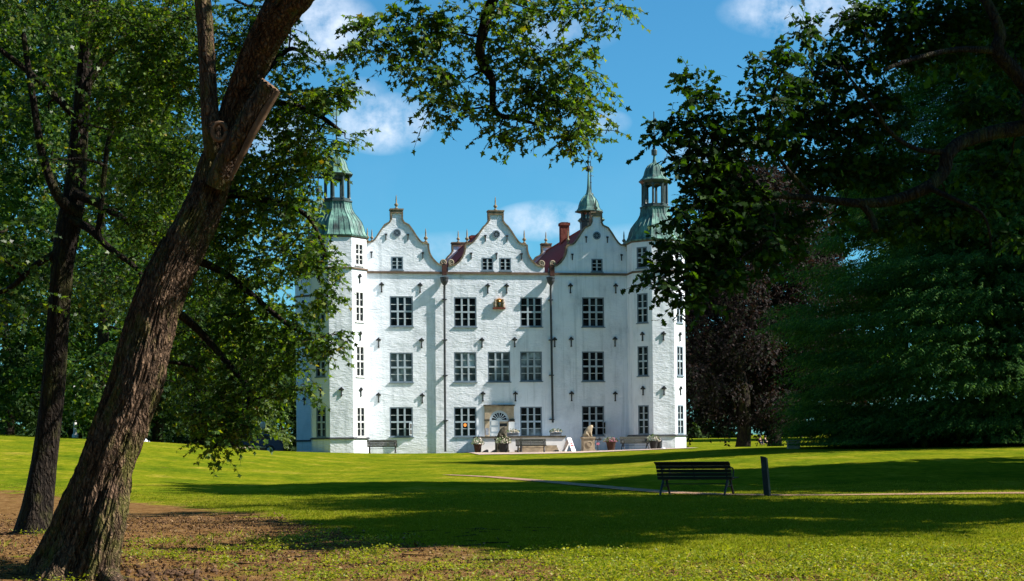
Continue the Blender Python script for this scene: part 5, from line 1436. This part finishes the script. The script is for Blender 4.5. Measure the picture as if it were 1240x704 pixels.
ob_ = [blob(*b) for b in (
    (790, 160, 14, 12, 22.8), (782, 172, 8, 6, 22.8), (812, 150, 18, 14, 22.9), (828, 112, 16, 16, 22.9), (822, 92, 9, 10, 22.9), (838, 135, 16, 14, 23), (860, 165, 30, 24, 23), (815, 190, 24, 16, 22.9), (845, 205, 34, 24, 23), (880, 200, 34, 28, 23.2), (890, 150, 24, 18, 23.1), (905, 115, 14, 10, 23),
    (955, 60, 14, 14, 22.9), (965, 38, 16, 12, 22.9), (985, 30, 9, 7, 22.9), (945, 88, 20, 14, 23), (925, 78, 14, 9, 23), (965, 105, 26, 20, 23.1), (935, 130, 30, 20, 23.1), (980, 135, 30, 24, 23.2), (920, 165, 28, 24, 23.2), (965, 170, 34, 26, 23.3), (1005, 100, 26, 22, 23.3), (1000, 70, 20, 16, 23.3), (1040, 70, 34, 28, 23.4),
    (1045, 25, 32, 24, 23.4), (1022, 20, 14, 12, 23.3), (1090, 20, 44, 30, 23.6), (1100, 60, 44, 28, 23.6), (1150, 15, 50, 30, 23.8), (1150, 55, 44, 24, 23.6), (1215, 20, 44, 36, 23.8), (1225, 60, 24, 20, 23.5), (1060, 120, 40, 26, 23.4), (1020, 150, 34, 28, 23.4), (1070, 165, 34, 24, 23.5), (1010, 195, 40, 26, 23.4),
    (835, 245, 30, 22, 22.9), (870, 250, 34, 22, 23.1), (910, 245, 34, 24, 23.2), (815, 270, 26, 18, 22.8), (845, 290, 34, 22, 22.9), (880, 285, 34, 22, 23), (800, 300, 18, 14, 22.7), (790, 330, 20, 14, 22.7), (775, 345, 11, 8, 22.6), (815, 325, 28, 20, 22.8), (850, 325, 34, 22, 22.9), (815, 355, 24, 14, 22.7), (838, 366, 18, 9, 22.7), (880, 330, 28, 18, 22.9),
    (920, 290, 34, 24, 23.1), (955, 265, 30, 20, 23.2), (935, 320, 20, 14, 23), (962, 300, 22, 14, 23.1), (990, 215, 34, 18, 23.3), (1000, 262, 26, 14, 23.2), (1040, 212, 34, 18, 23.4), (1080, 205, 34, 18, 23.5), (1060, 275, 22, 12, 23.3), (1100, 262, 26, 14, 23.3), (1115, 200, 22, 14, 23.4),
    (1145, 255, 34, 20, 23.1), (1190, 255, 30, 12, 23), (1225, 290, 14, 14, 23.1), (1215, 210, 30, 24, 23.6), (1180, 130, 30, 18, 24), (1225, 130, 26, 14, 24), (1190, 205, 26, 12, 23.9))]
ob_ = [[b[0] * (1.038 if b[0] > 3.9 else 1), b[1] + (.9 if b[0] > 3.9 else 0), (b[2] - .12) * (1.038 if b[0] > 3.9 else 1) + .12, b[3] * .82, b[4] * .82, b[5] * .78, b[6]] for b in ob_]
ob_ = [[b[0] + (.16 if b[0] < 2.8 else 0), *b[1:]] for b in ob_]
connect(br, bo, ob_, rng3, .024)
big = []
for k in range(70):     # the main crown, standing right of the picture
    d = nrm(rng3.normal(size=3)); rr = rng3.random() ** .35
    c = np.array([17.6, 31.5, 8.6]) + d * rr * np.array([6.4, 7.0, 5.4])
    big.append([*c, 1.4, 1.4, 1.0, .9])
for k in range(46):  # unseen leaf slab added along the sun rays to shade the visible branches
    x = rng3.uniform(8.5, 17); big.append([x, rng3.uniform(22.8, 29), max(8.6, .87 * rng3.uniform(x - 2.2, x + .1)), 1.1, 1.1, .7, .9])
for k in range(34): big.append([rng3.uniform(15, 21), rng3.uniform(34, 43), rng3.uniform(12, 18.5), 1.5, 1.5, 1.1, .9])
for k in range(40): big.append([rng3.uniform(11, 20), rng3.uniform(28, 41), rng3.uniform(9.6, 15), 1.5, 1.5, 1.0, .9])
connect(br, [(p, r) for p, r in to[20:]], big, rng3, .08)
at(ok, br.build('branches', M['bark_dark'], ok, smooth=True))
pt, c_, d_, n_, s_ = twig_cloud(ob_, 2300, rng3, (.15, .42), 8, (.08, .145), .12, .8, .7)
pq, c2_, d2_, n2_, s2_ = twig_cloud(big, 9500, rng3, (.5, 1.0), 9, (.22, .34), .2, .6, .6)
at(ok, twig_object('twigs', pt, .007, M['bark_dark'], ok))
at(ok, leaf_object('foliage', np.concatenate([c_, c2_]), np.concatenate([d_, d2_]), np.concatenate([n_, n2_]), np.concatenate([s_, s2_]), TO, M['leaf_oak'], ok, rng3))


# ---- other trees, built from many leaf clumps round a trunk
def tree(name, label, base, H, rx, ry, z0, mat, bark, seed, nclump=60, ntw=2200, nl=10, leaf=(.16, .28), tl=(.6, 1.2), tr=.35, shape=None, group=None, droop=.3, hang=0, tmpl=TS, lean=(0, 0), clump=.26, flat=.6, cat='tree'):
    rng = np.random.default_rng(seed)
    e = empty(name, base); tag(e, label, cat, group)
    b0 = Vector((0, 0, -.2)); top = Vector((lean[0], lean[1], H * .9))
    tk = MB()
    pts = [b0, b0.lerp(top, .2) + Vector((.2 * rng.normal(), .2 * rng.normal(), 0)), b0.lerp(top, .5) + Vector((.4 * rng.normal(), .4 * rng.normal(), 0)), top]
    nd = bark_trunk(tk, pts, [tr, tr * .8, tr * .5, tr * .1], n=14, seg=6, seed=seed, flare=.25, flute=.08)
    tk.build('trunk', M[bark], e, smooth=True)
    cl = []
    for k in range(nclump):
        t = rng.random(); z = z0 + (H - z0) * t
        wfac = shape(t) if shape else math.sqrt(max(0.03, 1 - (2 * t - .95) ** 2))
        a = rng.uniform(0, 2 * PI); rr = (rng.random() ** .45) * wfac * rng.uniform(.82, 1.08)
        s = clump * rng.uniform(.6, 1.25) * min(rx, ry)
        cl.append([lean[0] * t + rx * rr * math.cos(a), lean[1] * t + ry * rr * math.sin(a), z, s, s, s * .62, s * s])
    br = MB(); connect(br, nd[4:], cl, rng, tr * .16, .15); br.build('branches', M[bark], e)
    pt, c_, d_, n_, s_ = twig_cloud(cl, ntw, rng, tl, nl, leaf, droop, flat, .8, hang)
    leaf_object('crown', c_, d_, n_, s_, tmpl, M[mat], e, rng)
    return e


def gpos(px, Y):
    p = P(px, 540, Y); return (p.x, p.y, zg(p.x, p.y))


GB = 'trees beyond the lawn crest at the left'
for i, (px, Y, H, rx, mt, lb, z0) in enumerate((
        (-15, 88, 24, 5.5, 'leaf_bg1', 'lime tree at the far left edge beyond the lawn crest', 1.6), (62, 96, 27, 5.5, 'leaf_bg2', 'dark alder between the two near trunks beyond the lawn', 2.0),
        (120, 84, 23, 4.6, 'leaf_bg1', 'sunlit lime tree just left of the big leaning trunk', 1.6), (190, 104, 25, 5.5, 'leaf_bg2', 'dusky tree directly right of the big leaning trunk', 1.2),
        (10, 118, 30, 7, 'leaf_bg2', 'tall shaded tree behind the lime at the left edge', 2), (262, 140, 15, 5.5, 'leaf_bg2', 'low rounded blue-green tree under the drooping maple leaves', .4), (215, 150, 24, 6.5, 'leaf_bg2', 'tall hazy tree behind the rounded blue-green one', 1))):
    tree('broadleaf_tree', lb, gpos(px, Y), H, rx, rx, z0, mt, 'bark_dark', 100 + i, 75, 2600, 10, (.22, .36) if Y < 120 else (.3, .5), (.7, 1.4), .38, group=GB)
tree('leafy_bush', 'pale yellow-green bush behind the blue car', gpos(312, 135), 4.6, 3.0, 2.6, .1, 'leaf_bush', 'bark_dark', 201, 36, 1200, 9, (.22, .36), (.5, 1.0), .12, cat='bush')
tree('leafy_bush', 'dark green bush touching the left edge of the castle', gpos(345, 150), 8.5, 3.4, 3, .1, 'leaf_bg2', 'bark_dark', 202, 40, 1400, 9, (.25, .4), (.6, 1.1), .15, cat='bush')
tree('leafy_bush', 'dim round bush just right of the leaning trunk above the lawn', gpos(222, 125), 4.6, 3.6, 3, .1, 'leaf_bg2', 'bark_dark', 203, 30, 1200, 9, (.25, .4), (.6, 1.1), .12, cat='bush')

# copper beeches right of the castle
cb = lambda t: (.95 if t < .5 else .95 - (t - .5) * 1.3) if t > .04 else .8
tree('copper_beech', 'dark copper beech with drooping purple-brown foliage next to the castle', gpos(900, 134), 23, 8.0, 6.5, 2.4, 'leaf_copper', 'bark_dark', 301, 140, 6200, 11, (.22, .36), (.8, 1.7), .62, shape=cb, droop=.8, group='copper beeches right of the castle')
tree('copper_beech', 'second copper beech half hidden behind the big drooping tree', gpos(938, 142), 23.5, 8.5, 7.5, 2.8, 'leaf_copper', 'bark_dark', 302, 150, 6200, 11, (.24, .38), (.8, 1.7), .62, shape=cb, droop=.8, group='copper beeches right of the castle')
# dark background belt and meadow trees on the right
for i, (px, Y, H, rx, lb) in enumerate(((850, 230, 14, 8, 'far green tree beyond the bright meadow beside the castle edge'), (930, 240, 13, 8, 'far green tree seen between the copper beech trunks'), (1010, 235, 15, 9, 'far green tree behind the drooping tree at the meadow end'))):
    tree('meadow_tree', lb, gpos(px, Y), H, rx, rx, .3, 'leaf_bg2', 'bark_dark', 320 + i, 40, 1500, 9, (.5, .8), (1, 2), .4, group='trees behind the far meadow')


# ---- the big drooping tree on the right lawn
def yshape(t): return float(np.interp(t, [0, .12, .27, .4, .52, .73, .93, 1], [.84, .97, 1.0, .80, .68, .55, .30, .10]))


yb = gpos(1208, 84)
def drooping_tree():
    rng = np.random.default_rng(400)
    e = empty('hornbeam_tree', yb); tag(e, 'huge dark green tree with sweeping layers of foliage down to the lawn at right', 'tree')
    H = 21.5; rx = 9.9
    tk = MB(); nd = bark_trunk(tk, [(0, 0, -.2), (.1, 0, 6), (-.1, .1, 13), (0, 0, 20)], [.7, .6, .4, .08], n=14, seg=6, seed=4, flare=.3); tk.build('trunk', M['bark_dark'], e, smooth=True)
    cl = []
    for k in range(520):
        t = rng.random() ** 1.25; a = rng.uniform(0, 2 * PI)
        r = rx * yshape(t) * (.86 + .14 * rng.random()) * (1 + .09 * math.sin(3 * a + 9 * t) + .06 * rng.normal())
        cl.append([r * math.cos(a), r * math.sin(a) * .9, .5 + (H - 1.2) * t, 1.25, 1.25, .45, 1])
    for k in range(130):
        a = rng.uniform(0, 2 * PI); r = rx * .93 * rng.uniform(.75, 1.0); cl.append([r * math.cos(a), r * math.sin(a) * .9, .35, 1.2, 1.2, .3, 1])
    for k in range(560):
        t = rng.random(); a = rng.uniform(PI * .95, 1.85 * PI); r = rx * yshape(t) * (rng.random() ** .5)
        cl.append([r * math.cos(a), r * math.sin(a) * .9, .5 + (H - 1.2) * t, 1.25, 1.25, .45, 1])
    br = MB(); connect(br, nd[3:], cl[:110], rng, .09, .12); br.build('branches', M['bark_dark'], e)
    B = np.array([c[:3] for c in cl]); n = 76000
    B[:, 2] = np.round((B[:, 2] + .35 * np.sin(np.arctan2(B[:, 1], B[:, 0]) * 5)) / .85) * .85 + rng.normal(size=len(B)) * .10 + .2
    idx = rng.integers(0, len(B), n); p0 = B[idx] + rng.normal(size=(n, 3)) * np.array([.75, .75, .15])
    p0[:, 2] = np.maximum(p0[:, 2], .15)
    rad = p0 * np.array([1, 1, 0]); rad = nrm(rad + rng.normal(size=(n, 3)) * .35 * np.array([1, 1, 0]))
    L = rng.uniform(.7, 1.5, (n, 1)); nl = 9
    t = ((np.arange(nl) + .5) / nl)[None, :, None]
    lift = rng.uniform(-.05, .25, (n, 1))
    dr = nrm(rad + np.concatenate([np.zeros((n, 2)), lift], 1))
    C = p0[:, None] + dr[:, None] * L[:, None] * t + np.array([0, 0, -.34]) * t ** 2 * L[:, None]
    tan = nrm(dr[:, None] + np.array([0, 0, -.84]) * t)
    side = nrm(np.cross(tan, np.array([0, 0, 1.0]))); sg = np.where(np.arange(nl) % 2 == 0, 1, -1)[None, :, None]
    D = tan * .9 + side * sg * .8 + rng.normal(size=(n, nl, 3)) * .2; D[..., 2] -= .2
    N_ = np.array([0, 0, 1.0]) + rng.normal(size=(n, nl, 3)) * .35
    C = C.reshape(-1, 3); C[:, 2] = np.maximum(C[:, 2], .12)
    ci = nrm(rng.normal(size=(26000, 3))) * rng.random((26000, 1)) ** .33; ti = (ci[:, 2] + 1) / 2; fi = np.array([yshape(t_) for t_ in ti]) * rx * .80 / np.sqrt(np.maximum(1 - ci[:, 2] ** 2, .15))
    Ci = np.stack([ci[:, 0] * fi, ci[:, 1] * fi * .9, .4 + ti * (H - 2.6)], -1)
    Ci[:9000, 2] = rng.uniform(.1, 1.6, 9000); aa = rng.uniform(0, 2 * PI, 9000); ra = rx * .86 * np.sqrt(rng.random(9000)); Ci[:9000, 0] = ra * np.cos(aa); Ci[:9000, 1] = ra * np.sin(aa) * .9
    S_ = np.concatenate([rng.uniform(.11, .20, n * nl), rng.uniform(.35, .6, 26000)])
    leaf_object('crown', np.concatenate([C, Ci]), np.concatenate([D.reshape(-1, 3), rng.normal(size=(26000, 3))]), np.concatenate([N_.reshape(-1, 3), rng.normal(size=(26000, 3))]), S_, np.array([(0, 0), (.2, .45), (0, 1), (-.2, .45)]), M['leaf_yew'], e, rng)
drooping_tree()

# trees out of the picture on the right whose shade lies across the lawn
tree('shade_tree', 'leafy oak standing on the lawn beyond the right edge of the view', (22.5, 48.5, zg(22.5, 48.5)), 26.5, 7.0, 7.4, 4, 'leaf_oak', 'bark_dark', 501, 130, 6000, 9, (.4, .6), (.8, 1.5), .5)
tree('shade_tree', 'rounded tree between two taller ones beyond the right edge of the view', (31, 56.5, zg(31, 56.5)), 22, 6.5, 5.6, 3.5, 'leaf_oak', 'bark_dark', 503, 120, 5000, 9, (.4, .6), (.8, 1.5), .5)
tree('shade_tree', 'tall tree beside the huge drooping one beyond the right edge of the view', (37.5, 83, zg(37.5, 83)), 31, 9.5, 10, 3.5, 'leaf_bg2', 'bark_dark', 502, 150, 5200, 9, (.5, .75), (1, 1.8), .6)
# ------------------------------------------------------------------ unseen woods and canopy added around the viewpoint to darken the sky light
def wood():
    rng = np.random.default_rng(77); bl = []
    for k in range(150):
        a = rng.uniform(R(150), R(390)); r = rng.uniform(9, 17)
        x, y = r * 1.35 * math.cos(a), r * math.sin(a) - 1
        if y > 9: continue
        bl.append([x, y, rng.uniform(1.5, 15), 2.2, 2.2, 1.6, 1])
    for k in range(60): bl.append([rng.uniform(-16, 14), rng.uniform(-6, 9), rng.uniform(9, 14), 2.2, 2.2, 1.2, 1])
    for k in range(46): bl.append([rng.uniform(-24, -12.5), rng.uniform(8, 24), rng.uniform(2, 13), 2.2, 2.2, 1.5, 1])
    tk = MB()
    for x, y in ((-9, -6), (-3, -9), (5, -8), (11, -4), (-15, 2), (-14, 12), (13, 3)):
        z = zg(x, y); bark_trunk(tk, [(x, y, z - .2), (x + .3, y, z + 5), (x, y + .3, z + 11)], [.45, .35, .2], n=12, seg=5, seed=x, flare=.3)
    o = tk.build('woods', M['bark_dark'], None, True); tag(o, kind='stuff')
    pt, c_, d_, n_, s_ = twig_cloud(bl, 5200, rng, (.8, 1.6), 9, (.35, .55), .3, .6, .7)
    leaf_object('unseen_woods_foliage', c_, d_, n_, s_, TS, M['leaf_maple_b'], o, rng)
wood()


# ------------------------------------------------------------------ grass blades and weeds
def in_view(x, y, m=.02):
    return np.abs(x / np.maximum(y, .1)) < .325 + m


def vnoise(x, y, s, o=0.0):
    return np.sin(x * s * 1.3 + o + 1.7 * np.sin(y * s * .9 + o)) * np.sin(y * s * 1.1 - o * 2 + 1.3 * np.sin(x * s * .7 - o))


def blades(name, n, y0, y1, keep, hmin, hmax, wdt, mat, rng, per=3, spread=.035, lean=.5):
    # uniform over the visible wedge of ground
    y = np.sqrt(rng.random(n) * (y1 * y1 - y0 * y0) + y0 * y0); x = rng.uniform(-.34, .34, n) * y
    k = keep(x, y) > rng.random(n); x, y = x[k], y[k]; n = len(x)
    x = np.repeat(x, per) + rng.normal(size=n * per) * spread; y = np.repeat(y, per) + rng.normal(size=n * per) * spread
    z = Zg(x, y) - .005; n = len(x)
    h = rng.uniform(hmin, hmax, n); a = rng.uniform(0, 2 * PI, n); w_ = wdt * rng.uniform(.6, 1.3, n)
    ln = rng.normal(size=(n, 2)) * lean * h[:, None]
    ux, uy = np.cos(a) * w_, np.sin(a) * w_
    V = np.zeros((n, 4, 3), np.float32)
    V[:, 0] = np.stack([x - ux, y - uy, z], -1); V[:, 1] = np.stack([x + ux, y + uy, z], -1)
    V[:, 2] = np.stack([x + ux * .6 + ln[:, 0] * .4, y + uy * .6 + ln[:, 1] * .4, z + h * .6], -1)
    V[:, 3] = np.stack([x + ln[:, 0], y + ln[:, 1], z + h], -1)
    me = bpy.data.meshes.new(name); me.vertices.add(n * 4); me.vertices.foreach_set('co', V.ravel())
    me.loops.add(n * 4); me.loops.foreach_set('vertex_index', np.arange(n * 4, dtype=np.int32))
    me.polygons.add(n); me.polygons.foreach_set('loop_start', np.arange(0, n * 4, 4, dtype=np.int32)); me.polygons.foreach_set('loop_total', np.full(n, 4, dtype=np.int32))
    me.materials.append(mat); me.update(calc_edges=True)
    o = bpy.data.objects.new(name, me); COL.objects.link(o); tag(o, kind='stuff'); return o


M['blade'] = mat_leaf('grass_blades', [(0, (.10, .135, .008)), (.5, (.16, .185, .010)), (.85, (.22, .215, .014)), (1, (.30, .25, .06))], .35, .7, (1.6, 1.6, .5), .05)
M['weed'] = mat_leaf('weed_leaves', [(0, (.08, .13, .010)), (.5, (.19, .23, .012)), (.9, (.30, .31, .018)), (1, (.36, .28, .07))], .4, .5, (1.7, 1.7, .5), .2)
M['litter'] = mat_leaf('fallen_leaves', [(0, (.07, .035, .018)), (.6, (.17, .09, .04)), (1, (.30, .20, .10))], .1, .7, (1, 1, 1), .1)
rg = np.random.default_rng(21)
blades('grass', 300000, 17, 50, lambda x, y: np.clip(1 - dirt(x, y) * 1.5 + .15 * vnoise(x, y, 1.1), 0, 1) * np.clip((49 - y) / 20, 0, 1), .018, .042, .006, M['blade'], rg, 3, .03)
blades('rough_grass', 9000, 15.5, 27, lambda x, y: np.clip(dirt(x, y) * 1.6, 0, 1) * np.clip(-.12 + .30 * np.interp(x, [-5, 0, 3], [-.4, .3, 1.5]) + .55 * vnoise(x, y, 1.9, 2) + .3 * vnoise(x, y, .7, 5), 0, 1), .04, .11, .004, M['weed'], rg, 5, .05, .7)


def ground_leaves(name, n, y0, y1, keep, smin, smax, zl, zh, mat, up, per, spread, tm):
    y = np.sqrt(rg.random(n) * (y1 * y1 - y0 * y0) + y0 * y0); x = rg.uniform(-.34, .34, n) * y
    k = keep(x, y) > rg.random(n); x, y = x[k], y[k]
    x = np.repeat(x, per) + rg.normal(size=len(x) * per) * spread; y = np.repeat(y, per) + rg.normal(size=len(y) * per) * spread; n = len(x)
    z = Zg(x, y) + rg.uniform(zl, zh, n)
    D = rg.normal(size=(n, 3)); D[:, 2] = D[:, 2] * .3 + .1; N_ = rg.normal(size=(n, 3)) * up + np.array([0, 0, 1.0])
    o = leaf_object(name, np.stack([x, y, z], -1), D, N_, rg.uniform(smin, smax, n), tm, mat, None, rg); tag(o, kind='stuff'); return o


wk = lambda x, y: np.clip(dirt(x, y) * 1.7, 0, 1) * np.clip(-.14 + .46 * np.interp(x, [-5, -1, 2, 5], [-.3, .35, 1.7, 2.3]) + .8 * vnoise(x, y, 1.6, 1) - .3 * vnoise(x, y, .8, 3), 0, 1)
ground_leaves('weeds', 24000, 15.5, 26, wk, .02, .046, .01, .10, M['weed'], .6, 7, .06, TS)
ground_leaves('leaf_litter', 16000, 15, 34, lambda x, y: np.clip(dirt(x, y) * 1.6, 0, 1) * .8, .03, .065, .005, .02, M['litter'], .35, 1, .02, TM)
# crumbs of earth and little stones
cr = blades('earth_crumbs', 26000, 15, 32, lambda x, y: np.clip(dirt(x, y) * 1.6, 0, 1), .01, .035, .016, mat_simple('earth_crumb', (.10, .06, .035), .95, .05, 0, .5, 3), rg, 2, .03, .3)


# ------------------------------------------------------------------ far woods closing the view
def belt(name, x0, x1, Y, H, mat, seed, n=2600):
    rng = np.random.default_rng(seed); bl = []
    for k in range(int((x1 - x0) * 1.6)):
        x = rng.uniform(x0, x1); y = Y + rng.uniform(-6, 6); h = H * (.75 + .25 * math.sin(x * .35 + seed)) * (rng.random() ** .7)
        bl.append([x, y, zg(x, y) + h, 3, 3, 2.0, 1])
    pt, c_, d_, n_, s_ = twig_cloud(bl, n, rng, (1.5, 2.8), 9, (.6, .95), .3, .6, .8)
    o = leaf_object(name, c_, d_, n_, s_, TS, M[mat], None, rng); tag(o, kind='stuff'); return o
belt('far_woods', -85, -24, 205, 17, 'leaf_bg2', 5, 4200)
belt('far_woods', 36, 120, 190, 34, 'leaf_bg2', 6, 8000)

# clods of earth and fallen sticks at the foot of the maples
cl_ = MB(); rq = random.Random(5)
for k in range(240):
    px = rq.uniform(-20, 480) if k % 3 else rq.uniform(150, 260); y = rq.uniform(16.5, 23) if k % 3 else rq.uniform(18, 19.3); x = (px - 620) / FOC * y
    r_ = rq.uniform(.008, .035) if k % 3 else rq.uniform(.015, .05); z = zg(x, y)
    n_ = 7; rings = []
    vs = [(x + r_ * math.cos(2 * PI * i / n_) * rq.uniform(.7, 1.2) * q_, y + r_ * math.sin(2 * PI * i / n_) * rq.uniform(.7, 1.2) * q_, z + h_ * r_) for q_, h_ in ((1, -.3), (.95, .35), (.5, .75)) for i in range(n_)]
    cl_.add(vs, [(a_ * n_ + i, a_ * n_ + (i + 1) % n_, (a_ + 1) * n_ + (i + 1) % n_, (a_ + 1) * n_ + i) for a_ in (0, 1) for i in range(n_)] + [tuple(2 * n_ + i for i in range(n_))])
tag(cl_.build('earth_clods', mat_simple('dry_clod', (.085, .05, .03), .95, .05, 0, .5, 14, .6, .01)), kind='stuff')
sk = MB()
for k in range(110):
    y = rq.uniform(16.5, 27); x = rq.uniform(-.31, .02) * y; a = rq.uniform(0, 2 * PI); L_ = rq.uniform(.12, .5)
    pts = [(x + math.cos(a) * L_ * t + rq.uniform(-.02, .02), y + math.sin(a) * L_ * t + rq.uniform(-.02, .02), 0) for t in (0, .4, .7, 1)]
    sk.tube([(p[0], p[1], zg(p[0], p[1]) + .015) for p in pts], [.008, .007, .005, .003], 5)
tag(sk.build('fallen_twigs', M['bark_dark']), kind='stuff')
